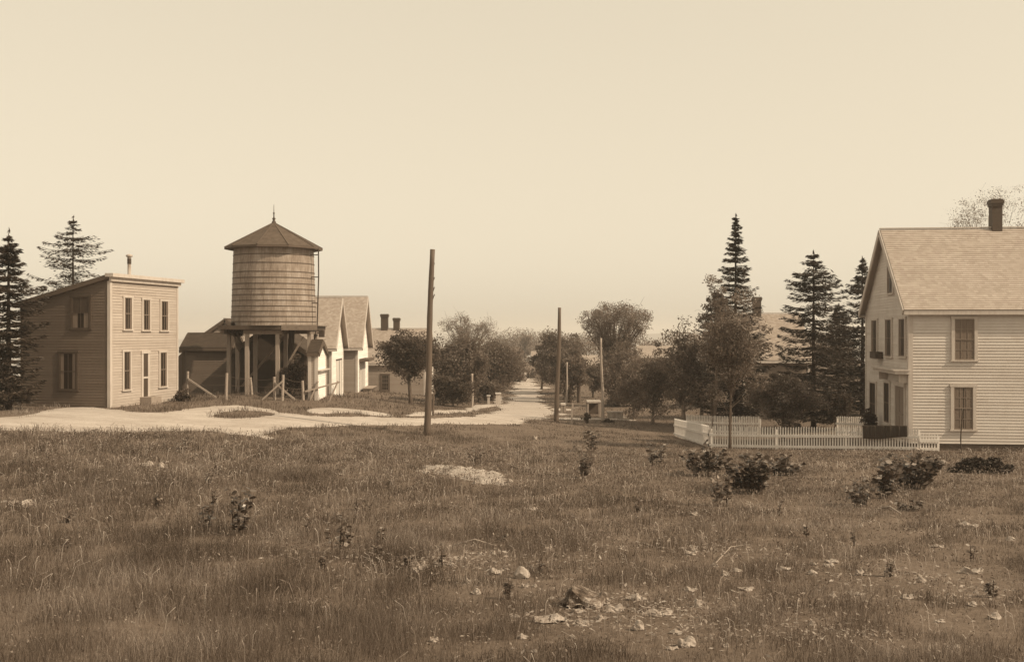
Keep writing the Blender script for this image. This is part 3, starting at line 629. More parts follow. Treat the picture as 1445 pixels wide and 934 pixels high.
# front run: from the near corner to the house, with the low end section
c0 = (at(1001, 43.4), 43.4); c1 = (at(1297, 40.3), 40.3); c2 = (at(1325, 40.2), 40.2); cf = (at(952, 54.5), 54.5)
picket('picket_fence', 'long white picket fence along the front of the big white house', [[cf, c0], [c0, c1], [c1, c2]], .92, hs=[.92, .92, .68])
picket('picket_fence', 'rear white picket fence seen behind the young leafy tree', [[(at(968, 57), 57), (at(1072, 54), 54)]], .95)
picket('picket_fence', 'short piece of white picket fence between spruces and house side', [[(at(1180, 52), 52), (at(1221, 50.6), 50.6)]], .9)

# rug over the fence
def rug():
    Y0 = 40.35; x0 = at(1218.5, 40.9); x1 = at(1278, 40.5); base = (x0, 40.6); z0 = g1((x0+x1)/2, Y0)
    m = MB(); n = 26
    def pt(u, v):
        x = x0+(x1-x0)*u; Yf = 43.4+(40.3-43.4)*((x-c0[0])/(c1[0]-c0[0])); zg = g1(x, Yf); top = zg+.955
        fold = .018*sin(u*34)+.012*sin(u*71+1)
        if v < .2: return (x, Yf+.02-(v/.2)*.13, top+.015*sin(v/.2*pi))
        s = (v-.2)/.8; return (x, Yf-.115-fold-.03*s, top-s*(.46+.035*sin(u*5)-.04*u))
    for i in range(n):
        for j in range(10):
            m.face([pt(i/n, j/10), pt((i+1)/n, j/10), pt((i+1)/n, (j+1)/10), pt(i/n, (j+1)/10)])
    o = m.build('rug', M['cloth'], None); mod = o.modifiers.new('thick', 'SOLIDIFY'); mod.thickness = .018
    tag(o, 'dark striped rug hung over the white picket fence', 'rug')
rug()

def pole(name, label, pxb, pyb, Y, pxt, pyt, r0, r1, mat='pole', group='poles along the street', nicks=True):
    xb, xt = at(pxb, Y), at(pxt, Y); zb = g1(xb, Y); zt = zz(pyt, Y); m = MB(); n = 14; pts = []; rad = []
    for i in range(n+1):
        t = i/n; pts.append((xb+(xt-xb)*t+.02*sin(t*7+Y), Y+.015*sin(t*5), zb-.3+(zt-zb+.3)*t)); rad.append(r0+(r1-r0)*t+.004*sin(i*2.3))
    o = m.tube(pts, rad, 12).build(name, M[mat], None, True); tag(o, label, 'pole', group)
    o.data.transform(__import__('mathutils').Matrix.Translation((-xb, -Y, -zb))); o.location = (xb, Y, zb); return o
p1 = pole('utility_pole', 'tall dark wooden pole standing alone in the middle foreground by the road', 602, 614, 44, 610, 353, .145, .1)
k = MB()
for z, a in ((6.9, .2), (6.3, 0), (5.9, .1), (5.6, .3)): k.bar((.23+.02*z/8, 0, z), (.33, -.02, z+.22), .05, .03)
k.build('splinter', M['pole'], p1)
pole('utility_pole', 'dark pole at the right edge of the road, where it bends into the street', 785, 596, 60, 790, 435, .14, .09)
pole('utility_pole', 'thin pale pole in front of the spreading elm', 851, 594, 62, 848, 478, .1, .06, 'pole_pale')
pole('utility_pole', 'slender pole below the round tree crown right of the street', 799, 568, 80, 800.5, 512, .09, .06, 'pole_pale')
pole('utility_pole', 'thick dark post in front of the distant pale house', 817, 562, 84, 817.5, 503, .16, .13, 'pole')
pole('utility_pole', 'short pale post under the trees left of the street', 666, 566, 74, 666.5, 528, .1, .08, 'pole_pale')
pole('clothes_pole', 'thin iron rod standing before the lower window of the big white house', 1356.5, 634, 39.2, 1357, 577, .025, .02, 'iron', None)
pole('fence_post', 'slim post on the grass just right of the tall foreground pole', 612, 584, 52, 611, 556, .05, .045, 'pole', None)
# leaning post with arm
def arm_post():
    Y = 58.5; x = at(805.5, Y); z = g1(x, Y); r = empty('arm_post', (x, Y, z), 0, 'leaning post with a side arm, right of the second dark pole', 'post')
    m = MB(); m.bar((0, 0, -.2), (.12, 0, 1.15), .1); m.build('post', M['pole_pale'], r); m = MB(); m.bar((.09, -.04, .85), (.55, -.04, 1.0), .05); m.build('arm', M['pole_pale'], r)
arm_post()
def stand(px0, px1, Y, ztpy, label, name='white_stand'):
    x0, x1 = at(px0, Y), at(px1, Y); z = g1((x0+x1)/2, Y); r = empty(name, ((x0+x1)/2, Y, z), 0, label, 'table'); h = zz(ztpy, Y)-z; w = (x1-x0)/2
    m = MB(); m.box((-w-.05, -.45, h-.1), (w+.05, .45, h)); m.build('top', M['trim'], r)
    for sx in (-1, 1):
        for sy in (-1, 1): m = MB(); m.box((sx*w-.06, sy*.35-.06, -.1), (sx*w+.06, sy*.35+.06, h-.101)); m.build('leg', M['wood'], r)
    m = MB(); m.box((-w+.07, .3, .1), (w-.07, .34, h-.2)); m.build('back_panel', M['trim_dark'], r)
stand(829, 846, 66, 566, 'white-topped garden stand below the elm tree')
stand(792.5, 797, 70, 570, 'tiny white trestle on the grass by the far poles', 'trestle')
def gatepost(px, Y, y0, y1, w, label):
    x = at(px, Y); z = g1(x, Y); h = (y1-y0)/F*Y; w *= .8; r = empty('gate_post', (x, Y, z), 0, label, 'gate post'); m = MB(); m.box((-w/2, -w/2, -.1), (w/2, w/2, h)); m.build('shaft', M['trim'], r)
    m = MB(); m.box((-w/2-.05, -w/2-.05, h), (w/2+.05, w/2+.05, h+.08)); m.build('cap', M['white'], r)
gatepost(689.5, 78, 560, 571, .22, 'left white gate post beside the street tree trunk'); gatepost(703, 77, 556, 572, .4, 'right, wider white gate post at the street edge')
def garden_bed(px, Y, w, label):
    x = at(px, Y); z = g1(x, Y); m = MB(); m.box((-w/2, -.3, -.05), (w/2, .3, .35)); m.box((-w/2-.06, -.36, .35), (w/2+.06, .36, .42))
    o = m.build('stone_block', M['stone'], None); o.location = (x, Y, z); tag(o, label, 'block')
garden_bed(868, 64, .9, 'pale stone block on the grass right of the thin pale pole')

# wire fence by the tank
def wire_fence():
    P = [(264.5, 564, 54, 527), (319.5, 568, 53, 532), (354.5, 556, 56.5, 533), (399, 570, 53, 535), (387.3, 567, 53.3, 536), (427.5, 565, 53.8, 539)]
    P = sorted(P); x0 = at(P[0][0], P[0][2]); y0 = P[0][2]; z0 = g1(x0, y0); r = empty('wire_fence', (x0, y0, z0), 0, 'row of pale wooden posts with wire and braces in front of the water tank', 'fence'); tops = []
    for px, pb, Y, pt_ in P:
        x = at(px, Y)-x0; y = Y-y0; zb = g1(x+x0, Y)-z0; h = (pb-pt_)/F*Y+.05; l = random.uniform(-.05, .05); m = MB(); m.tube([(x+l, y, zb-.2), (x, y, zb+h*.5), (x-l, y, zb+h)], [.075, .07, .065], 8); m.build('post', M['pole_pale'], r); tops.append((x, y, zb, h))
    for i, dx in ((0, 1.5), (5-1, -1.0), (3, 1.1)):
        x, y, zb, h = tops[i]; m = MB(); m.bar((x, y-.08, zb+h*.75), (x+dx, y-.1, g1(x0+x+dx, y0+y)-z0+.02), .08); m.build('brace', M['pole_pale'], r)
    w = MB()
    for fr in (.9, .55, .2):
        for a, b in zip(tops[:-1], tops[1:]): w.tube([(a[0], a[1]-.08, a[2]+a[3]*fr), ((a[0]+b[0])/2, (a[1]+b[1])/2-.08, (a[2]+b[2])/2+(a[3]+b[3])/2*fr-.05), (b[0], b[1]-.08, b[2]+b[3]*fr)], .008, 4)
    w.build('wire', M['wire'], r)
wire_fence()
def sawbuck():
    Y = 54.; x = at(456, Y); z = g1(x, Y); r = empty('sawhorse', (x, Y, z), .3, 'leaning wooden sawhorse before the small white shed', 'sawhorse')
    for s in (-1, 1): m = MB(); m.bar((s*.5-.2, 0, -.05), (s*.5+.25, 0, 1.0), .07); m.build('leg', M['wood'], r)
    m = MB(); m.bar((-.9, .0, .5), (.85, 0, .95), .08); m.build('bar', M['wood'], r)
sawbuck()

# ------------------------------------------------------------------ trees
def tree(name, label, cat, px, Y, top, bot, wl, wr, mat='leaf', bark='bark', n=110, per=90, leaf=.17, tr=.13, seed=1, sg=.17, group=None, vase=0., branches=36, twigs=0, base_px=None, depth=.9, ztrunk=None):
    global RNG
    leaf *= .8; per = int(per*1.55)
    RNG = np.random.default_rng(seed); bx = at(base_px or px, Y); zb = g1(bx, Y)-.05; zc0, zc1 = zz(bot, Y), zz(top, Y); rx = (wr-wl)/2/F*Y; cx = at((wl+wr)/2, Y); rz = (zc1-zc0)/2; cz = (zc0+zc1)/2
    root = empty(name, (bx, Y, zb), 0, label, cat, group)
    d = unit(RNG.normal(size=(n, 3))); r = RNG.random(n)**(1/2.4)*(.78+.26*np.sin(d[:, 0]*4+seed)*np.cos(d[:, 2]*5+seed*2)+.1*RNG.normal(size=n))
    if vase: 
        u = RNG.random(n)**.7; a = RNG.random(n)*2*pi; rr = (.15+.85*u**.7)*RNG.random(n)**.5; hgt = (u*2-1)*(1-.1*RNG.random(n))-.35*rr**2.2*u+.12*np.sin(a*3+seed)*rr
        Q = np.stack([rr*np.cos(a), rr*np.sin(a)*depth, hgt], 1)
    else: Q = d*np.clip(r, 0, 1.02)[:, None]; Q[:, 1] *= depth
    Cc = np.stack([cx+Q[:, 0]*rx, Y+Q[:, 1]*rx, cz+Q[:, 2]*rz], 1)
    sgm = sg*min(rx, rz*1.3)*(1+.35*RNG.normal(size=n)).clip(.5, 1.7); Pn = np.repeat(Cc, per, 0)+1.7*np.tanh(RNG.normal(size=(n*per, 3))/1.7)*np.repeat(sgm, per)[:, None]*np.array([1, 1, .75])
    rnd = np.clip(np.repeat(RNG.random(n), per)*.6+RNG.random(n*per)*.4, 0, 1)
    np_mesh('crown', leaf_quads(Pn, leaf, .3), 4, M[mat], root, None, rnd, (bx, Y, zb))
    # limbs
    t = MB(); H = cz-zb; o = np.array((bx, Y, zb)); top3 = np.array((cx, Y, cz+rz*.45)); lean = RNG.normal(size=2)*.1
    def tp(s): return np.array(((top3[0]-bx)*s**1.6+lean[0]*sin(s*3), lean[1]*sin(s*4), (top3[2]-zb)*s))
    pts = [tp(i/8) for i in range(9)]; pts[0][2] -= .15; rad = [tr*(1.25 if i == 0 else 1)*(1-.85*i/8) for i in range(9)]; t.tube(pts, rad, 8)
    s0 = max(.12, (zc0-zb)/(top3[2]-zb)*(.75 if not vase else .9))
    sel = RNG.permutation(n)[:branches]
    for i in sel:
        e = Cc[i]-o; hs = np.clip((e[2]/(top3[2]-zb))*.65, s0, .95)*(1 if not vase else .7); hs = max(hs, s0*.9); a = tp(hs); R = max(.012, tr*(1-.85*hs)*.4)
        m = (a+e)/2+np.array((0, 0, -.12 if not vase else -.0))*np.linalg.norm(e-a)+RNG.normal(size=3)*.08; t.tube([a, a*.45+m*.55, m*.4+e*.6, e], [R, R*.75, R*.5, R*.18], 5, False)
        for _ in range(twigs):
            e2 = e+RNG.normal(size=3)*sgm[i]*1.5+np.array((0, 0, .3*sgm[i])); t.tube([m*.4+e*.6, e2*.6+e*.4, e2], [R*.35, R*.2, .006], 3, False)
    t.build('trunk', M[bark], root, True)
    return root
def spruce(label, px, Y, top, prof, bot, seed=1, dens=1., trunk=.16, mat='needle', group='tall spruces', step=.34, lean=0, name='spruce_tree', gap=0.):
    "prof: list of (photo y, half width in photo px)"
    global RNG
    RNG = np.random.default_rng(seed); x = at(px, Y); zb = g1(x, Y)-.05; zt = zz(top, Y)-zb; root = empty(name, (x, Y, zb), 0, label, 'tree', group)
    pz = [zz(a, Y)-zb for a, b in prof][::-1]; pr = [b/F*Y for a, b in prof][::-1]; z = max(.5, zz(bot, Y)-zb); P = []; D = []; Rn = []; t = MB(); lx = lean
    ax = lambda q: lx*(q/zt)**2
    t.tube([(ax(zt*i/8), 0, zt*i/8-(.2 if i == 0 else 0)) for i in range(9)], [trunk*(1-.93*i/8) for i in range(9)], 8)
    while z < zt-.12:
        R = 1.12*float(np.interp(z, pz, pr)); nb = int(RNG.integers(5, 8)); ph = RNG.random()*6.28
        for b in range(nb):
            if RNG.random() < gap: continue
            a = ph+b*2*pi/nb+RNG.normal()*.2; ln = R*RNG.uniform(.62, 1.1)*(1+.12*sin(2*a+seed)+.1*sin(z*1.7+seed+a)); d = np.array((cos(a), sin(a), 0)); lat = np.array((-sin(a), cos(a), 0)); up = RNG.uniform(.0, .18); zz_ = z+RNG.normal()*.08
            def pos(s): return np.array((ax(z), 0, zz_))+d*ln*s+np.array((0, 0, ln*(-.28*s+.30*s*s+up*s)))
            t.tube([pos(s) for s in (0, .35, .7, 1)], [max(.01, trunk*(1-z/zt)*.3), .02, .012, .005], 4, False)
            n = int((52*ln+12)*dens); s = RNG.random(n)**.8*.95+.07; lo = RNG.normal(size=n)*.23*np.minimum(ln, 1.6)*np.sin(np.clip(s, 0, 1)*2.6)
            base = np.array([pos(q) for q in s]); pp = base+lat*lo[:, None]+np.stack([0*s, 0*s, -np.abs(lo)*.18-RNG.random(n)*.1], 1)
            P.append(pp); D.append(d*.8+lat*np.sign(lo)[:, None]*.7+np.array((0, 0, -.12))+RNG.normal(size=(n, 3))*.25); Rn.append(np.full(n, RNG.random()*.6)+RNG.random(n)*.4)
        z += step*.85*RNG.uniform(.6, 1.3)*(1 if z < zt*.75 else .75)
    k = 14; P.append(np.stack([ax(zt)+RNG.normal(size=k)*.03, RNG.normal(size=k)*.03, zt-RNG.random(k)*.5], 1)); D.append(np.tile((0, 0, 1.), (k, 1))+RNG.normal(size=(k, 3))*.3); Rn.append(RNG.random(k))
    P = np.concatenate(P)+np.array((x, Y, zb)); np_mesh('crown', leaf_quads(P, .23, 1.5, .26, np.concatenate(D)), 4, M[mat], root, None, np.concatenate(Rn), (x, Y, zb))
    t.build('trunk', M['bark_d'], root, True); return root

spruce('tallest spruce with a thin spire rising above the young leafy tree', 1038, 58, 303, [(303, 2), (325, 6), (350, 11), (385, 18), (420, 25), (440, 29), (470, 42), (500, 50), (560, 56), (590, 50)], 585, 21, 1.0)
spruce('dark broad spruce with layered branches right of the shingled roof', 1148, 55, 356, [(356, 3), (375, 14), (395, 32), (430, 37), (470, 46), (500, 58), (550, 60), (590, 50)], 590, 22, 1.15, step=.38)
spruce('narrow spruce rising beside the gable end of the big white house', 1217, 61, 362, [(362, 2), (385, 10), (410, 20), (450, 30), (500, 34), (560, 36), (590, 25)], 575, 23, .9)
spruce('shorter dark spruce filling the gap between the broad spruce and the house', 1184, 63, 428, [(428, 3), (450, 16), (480, 30), (540, 40), (590, 38)], 590, 24, 1.1)
spruce('leftmost spruce, dense and cut by the left edge of the photo', 12, 45.6, 326, [(326, 2), (350, 14), (385, 28), (410, 42), (470, 40), (530, 38), (570, 34)], 572, 25, 1.3, step=.36)
spruce('open-branched spruce rising behind the small two-storey building', 103, 61, 306, [(306, 3), (325, 13), (345, 30), (365, 42), (400, 50), (450, 52), (500, 52)], 520, 26, .8, step=.5, gap=.12)
tree('broadleaf_tree', 'round dense tree with short trunk left of the tall foreground pole', 'tree', 580, 69, 462, 541, 533, 622, 'leaf_d', 'bark', 130, 110, .17, .14, 31, group=None)
G1 = 'trees along the left side of the street'
tree('street_tree', 'nearest full tree of the left street row, right behind the foreground pole', 'tree', 640, 76, 476, 566, 603, 690, 'leaf', n=140, per=110, leaf=.2, tr=.16, seed=32, group=G1)
tree('street_tree', 'broad full tree of the left street row leaning over the roadside', 'tree', 694, 84, 474, 560, 648, 742, 'leaf', n=150, per=110, leaf=.2, tr=.2, seed=33, group=G1)
tree('street_tree', 'sparse thin-leaved elm rising behind the left street trees', 'tree', 660, 112, 442, 520, 618, 700, 'leaf_f', n=110, per=60, leaf=.14, tr=.2, seed=34, sg=.12, vase=1, twigs=4, branches=60, group=G1)
tree('street_tree', 'farther rounded tree closing the left street row', 'tree', 722, 120, 486, 556, 700, 746, 'leaf_f', n=90, per=80, leaf=.24, tr=.2, seed=35, group=G1)
tree('bush', 'low dense bush under the left street trees behind the pale short post', 'bush', 640, 72, 528, 572, 606, 676, 'leaf_d', n=80, per=80, leaf=.17, tr=.06, seed=36)
tree('bush', 'low leafy bush beside the white gate posts', 'bush', 674, 80, 532, 567, 655, 712, 'leaf', n=70, per=80, leaf=.18, tr=.06, seed=37)
tree('far_tree', 'faint bare-topped tree at the far end of the street', 'tree', 741, 230, 470, 520, 731, 752, 'leaf_f', n=50, per=26, leaf=.4, tr=.2, seed=38, vase=1, twigs=2)
tree('far_tree', 'hazy low tree closing the street end', 'tree', 722, 260, 490, 520, 700, 745, 'leaf_f', n=60, per=50, leaf=.5, tr=.2, seed=39)
tree('far_tree', 'hazy wide tree beyond the right-hand street trees', 'tree', 790, 240, 482, 520, 760, 830, 'leaf_f', n=70, per=60, leaf=.5, tr=.2, seed=40)
tree('bush', 'small rounded bush in the middle of the street end', 'bush', 749, 135, 516, 547, 741, 758, 'leaf', n=40, per=70, leaf=.22, tr=.06, seed=41)
G2 = 'trees along the right side of the street'
tree('street_tree', 'dense dome-shaped tree right of the street behind the second dark pole', 'tree', 790, 98, 464, 552, 755, 832, 'leaf', n=170, per=110, leaf=.22, tr=.22, seed=42, group=G2)
tree('street_tree', 'low dense tree shading the roadside behind the second dark pole', 'tree', 803, 84, 486, 560, 778, 832, 'leaf', n=110, per=90, leaf=.19, tr=.16, seed=65, group=G2)
tree('street_tree', 'small dark tree on the street side of the dome-shaped tree', 'tree', 764, 104, 490, 545, 750, 780, 'leaf_d', n=60, per=80, leaf=.22, tr=.12, seed=43, group=G2)
tree('elm_tree', 'vase-shaped elm with feathery spreading top, behind the thin pale pole', 'tree', 868, 88, 430, 520, 817, 920, 'leaf_f', n=260, per=62, leaf=.15, tr=.26, seed=44, sg=.12, vase=1, twigs=1, branches=60, group=G2)
tree('street_tree', 'low full tree under the vase-shaped elm', 'tree', 872, 78, 482, 592, 838, 914, 'leaf', n=150, per=60, leaf=.18, tr=.16, seed=45, group=G2)
tree('street_tree', 'low tree hiding the distant pale house', 'tree', 838, 92, 512, 556, 818, 862, 'leaf', n=80, per=80, leaf=.2, tr=.12, seed=46, group=G2)
G3 = 'orchard trees left of the picket fence'
tree('orchard_tree', 'short orchard tree nearest the street', 'tree', 893, 63, 495, 596, 862, 928, 'leaf_f', 'bark_p', n=130, per=42, leaf=.15, tr=.09, seed=47, group=G3)
tree('orchard_tree', 'orchard tree with two crooked stems in the middle of the orchard', 'tree', 921, 61, 484, 597, 888, 960, 'leaf_l', 'bark_p', n=150, per=40, leaf=.15, tr=.1, seed=48, group=G3)
tree('orchard_tree', 'taller loose-topped orchard tree by the fence corner', 'tree', 965, 59, 455, 594, 920, 1012, 'leaf_l', 'bark_p', n=190, per=42, leaf=.15, tr=.13, seed=49, twigs=2, branches=60, group=G3, sg=.13)
tree('orchard_tree', 'pale-leaved orchard tree behind the fence corner', 'tree', 990, 64, 474, 592, 950, 1040, 'leaf_l', 'bark_p', n=170, per=42, leaf=.16, tr=.12, seed=50, group=G3)
tree('broadleaf_tree', 'young leafy tree with slim trunk inside the picket fence, before the tallest spruce', 'tree', 1035, 42.6, 415, 572, 984, 1088, 'leaf_l', 'bark', 130, 58, .12, .065, 51, sg=.15, twigs=2, branches=60, base_px=1030)
tree('broadleaf_tree', 'loose upright tree with airy crown left of the tallest spruce', 'tree', 1008, 56, 374, 520, 986, 1036, 'leaf_l', 'bark', 90, 46, .14, .1, 52, sg=.16, twigs=2, branches=50)
tree('broadleaf_tree', 'thin leaning sapling inside the fence corner', 'tree', 1000, 47, 535, 575, 988, 1022, 'leaf_l', 'bark', 22, 30, .1, .035, 53, base_px=1006)
tree('bush', 'large dome-shaped bush behind the picket fence below the broad spruce', 'bush', 1105, 49, 521, 604, 1048, 1163, 'leaf_l', n=200, per=110, leaf=.12, tr=.08, seed=54, sg=.12)
tree('bush', 'dark low bush between dome-shaped bush and narrow spruce', 'bush', 1178, 54, 550, 603, 1155, 1205, 'leaf_d', n=70, per=80, leaf=.14, tr=.06, seed=55)
tree('broadleaf_tree', 'bare-branched tree showing above the roof behind the chimney', 'tree', 1392, 58, 262, 420, 1318, 1470, 'leaf_l', 'bark_p', 120, 34, .09, .08, 56, sg=.1, twigs=1, branches=40, vase=1)
tree('bush', 'unruly shrub growing among the right-hand tank legs', 'bush', 413, 56.3, 503, 562, 394, 434, 'leaf', n=60, per=50, leaf=.15, tr=.04, seed=57, twigs=3)
tree('bush', 'low shrub at the right foot of the small two-storey building', 'bush', 258, 52, 551, 572, 243, 274, 'leaf_d', n=40, per=50, leaf=.12, tr=.03, seed=58)
tree('bush', 'shrub beside the door of the big white house', 'bush', 1224, 45.5, 572, 612, 1214, 1240, 'leaf_d', n=40, per=60, leaf=.1, tr=.03, seed=59)
tree('bush', 'dark tangle of vine hanging at the left end of the tank platform', 'bush', 332, 56.6, 457, 477, 321, 345, 'leaf_d', n=40, per=60, leaf=.13, tr=.03, seed=60)
tree('bush', 'made-up low dark bush standing in for a shadow on the grass before the big white house', 'bush', 1386, 32.5, 646, 672, 1338, 1436, 'needle', n=110, per=90, leaf=.12, tr=.03, seed=61, depth=.35)  # added needle bush; its dark mass stands in for a cast shadow
tree('bush', 'small shrub at the foot of the thin pale pole', 'bush', 857, 61, 592, 605, 846, 868, 'leaf_d', n=24, per=50, leaf=.1, tr=.02, seed=62)
tree('bush', 'small shrub on the grass between the second dark pole and thin pale pole', 'bush', 827, 60, 582, 602, 820, 835, 'leaf_d', n=20, per=50, leaf=.1, tr=.02, seed=63)
tree('bush', 'dark undergrowth shading the left end of the small two-storey building', 'bush', 4, 45, 500, 582, -25, 26, 'needle', n=100, per=60, leaf=.12, tr=.04, seed=64)
# far wood, one mass
RNG = np.random.default_rng(70); n = 82; V = []
for i in range(n):
    Y = RNG.uniform(150, 210); px = RNG.uniform(820, 1500) if i < 38 else RNG.uniform(560, 715); x = at(px, Y); z = g1(x, Y); h = RNG.uniform(5, 8.) if i < 38 else RNG.uniform(3.5, 5)
    if i >= 60: Y = RNG.uniform(250, 290); px = RNG.uniform(690, 850); x = at(px, Y); z = g1(x, Y); h = RNG.uniform(6, 9.5)
    V.append(np.array((x, Y, z+h*.55))+1.6*np.tanh(RNG.normal(size=(900, 3))/1.6)*np.array((2.4, 2.4, h*.22)))
tag(np_mesh('far_woods', leaf_quads(np.concatenate(V), .38), 4, M['leaf_f']), 'distant wood behind the village', 'wood', None, 'stuff')

# ------------------------------------------------------------------ leafy field plants
def stem_plant(label, px, pyb, pyt, w, n, leaf=.1, seed=1, mat='shrubleaf', cat='plant', dens=1.):
    global RNG
    RNG = np.random.default_rng(seed); x, Y = hit(px, pyb); z = g1(x, Y); h = (pyb-pyt)/F*Y*1.22; ww = w/F*Y/2*1.25; leaf *= 1.2; n = int(n*1.2)
    root = empty('leafy_plant', (x, Y, z), 0, label, cat, 'leafy weeds in the field'); t = MB(); P = []; D = []
    for i in range(n):
        a = RNG.random()*6.28; r = ww*RNG.random()**.5; e = np.array((cos(a)*r, sin(a)*r*.8, h*RNG.uniform(.62, 1.)*(1-.25*r/ww))); s = e*np.array((.45, .45, 0)); m = (s+e)/2+np.array((s[0]-e[0], s[1]-e[1], 0))*.2
        t.tube([s-(0, 0, .05), m, e], [.011, .008, .004], 4, False); k = int((8+h*12)*dens)
        for j in range(k):
            q = .18+.82*j/k; c = s*(1-q)**2+2*q*(1-q)*m+q*q*e; b = RNG.random()*6.28; d = np.array((cos(b), sin(b), .25)); P.append(c+d*leaf*.6); D.append(d+RNG.normal(size=3)*.25)
    t.build('stem', M['bark'], root); P = np.array(P)+np.array((x, Y, z)); D = unit(np.array(D)); nL = len(P); s = leaf*(.7+.6*RNG.random(nL)); up = unit(np.array((0, 0, 1.))+RNG.normal(size=(nL, 3))*.5); b = unit(np.cross(D, up)); nn = np.cross(b, D)
    V = [P-D*s[:, None]*.55]
    for u, wv in ((-.2, .36), (.2, .36), ): V += [P+D*(s*u)[:, None]+b*(s*wv)[:, None]-nn*(s*.06)[:, None]]
    V += [P+D*(s*.55)[:, None]-nn*(s*.15)[:, None]]
    for u, wv in ((.2, -.36), (-.2, -.36)): V += [P+D*(s*u)[:, None]+b*(s*wv)[:, None]-nn*(s*.06)[:, None]]
    np_mesh('foliage', np.stack(V, 1), 6, M[mat], root, [(0, 1, 2, 3), (0, 3, 4, 5)], RNG.random(nL), (x, Y, z))
PL = [('tall leafy weed with rounded leaves, left foreground, darkest of its group', 334, 758, 676, 34, 5, .085), ('short leafy weed just left of the tallest left-hand weed', 290, 752, 706, 20, 3, .075),
 ('faint low weed between the left weeds and the centre field', 476, 782, 716, 30, 4, .07), ('leafy sapling topmost in the field beneath the thin pale pole', 833, 640, 602, 22, 6, .11),
 ('leafy sapling in front of the one beneath the pale pole', 819, 676, 634, 32, 6, .11), ('small leafy sapling left of the fence corner', 926, 657, 622, 26, 6, .11),
 ('leafy bush with pale shining leaves at the foot of the fence corner', 995, 672, 628, 56, 16, .11), ('broad dark leafy bush in the middle of the right-hand field', 1055, 697, 641, 64, 22, .12),
 ('low leafy bush right of the broad dark bush', 1108, 672, 643, 48, 13, .11), ('straggly weed with pale leaves left of the broad dark bush', 1022, 714, 668, 36, 6, .09),
 ('dense dark leafy bush in front of the fence end', 1285, 690, 638, 74, 24, .12), ('loose leafy bush left of the dense one by the fence end', 1248, 706, 650, 40, 10, .11),
 ('low straggly weed below the rightmost bushes', 1215, 716, 676, 46, 8, .09), ('small weed in the shadow below the rightmost bushes', 1290, 722, 700, 50, 6, .08),
 ('thin pale weed above the bare stony patch', 672, 655, 630, 36, 4, .07), ('pale feathery weed in the left field', 310, 672, 648, 14, 3, .06), ('low weed by the road edge before the shed', 245, 640, 615, 60, 5, .06)]
for i, (lb, px, b, t_, w_, n_, lf) in enumerate(PL): stem_plant(lb, px, b, t_, w_, n_, lf, 100+i, 'weed' if 'pale' in lb and 'shining' not in lb or 'faint' in lb else 'shrubleaf')

_r = np.random.default_rng(42)
for i in range(30):
    px, pb = (_r.uniform(20, 640), _r.uniform(640, 850)) if i < 20 else (_r.uniform(640, 1430), _r.uniform(700, 860)); hh = _r.uniform(16, 34)*(pb/760)
    stem_plant('slender pale weed sprig standing alone in the open grass', px, pb, pb-hh, _r.uniform(8, 22), int(_r.integers(2, 5)), .05, 400+i, 'weed', dens=1.3)
for o in list(COL.objects):
    if o.get('label', '').startswith('slender pale weed sprig'): o['group'] = 'pale weed sprigs in the open grass'; o.name = 'weed_sprig'
# ------------------------------------------------------------------ stones
SPOTS = []
def stone(label, px, py, w, h, seed=0, mat='stone', cat='stone', flat=1., name='stone'):
    r = np.random.default_rng(seed); x, Y = hit(px, py); z = g1(x, Y)+bumpy(np.array([x]), np.array([Y]))[0]; W = w/F*Y/2; Hh = h/F*Y
    SPOTS.append((x, y_ := Y, W)); m = MB(); nr, ns = 7, 12; J = r.normal(size=(nr+1, ns))*.17
    fn = lambda i, j: (W*sin(pi*i/nr)*cos(2*pi*j/ns)*(1+J[i, j % ns]), W*.7*sin(pi*i/nr)*sin(2*pi*j/ns)*(1+J[i, (j+3) % ns]), Hh*.35+Hh*.75*np.clip(cos(pi*i/nr)*(1+J[i, (j+5) % ns]), -.9, .75))
    vs = [fn(i, j) for i in range(1, nr) for j in range(ns)]; m.v = [fn(0, 0)]+vs+[fn(nr, 0)]; m.v = [(x_*(1+.25*sin(3*x_/W+seed)), y_, z_*(1+.3*sin(4*x_/W+2*seed))) for x_, y_, z_ in m.v]; last = len(m.v)-1
    for j in range(ns):
        k = (j+1) % ns; m.f.append((0, 1+j, 1+k)); m.uv.append([(0, 0)]*3); m.f.append((last, last-ns+k, last-ns+j)); m.uv.append([(0, 0)]*3)
        for i in range(nr-2): a = 1+i*ns; m.f.append((a+j, a+ns+j, a+ns+k, a+k)); m.uv.append([(0, 0)]*4)
    o = m.build(name, M[mat]); o.location = (x, Y, z); o.rotation_euler.z = r.random()*.6-.3; tag(o, label, cat, 'stones in the field'); return o
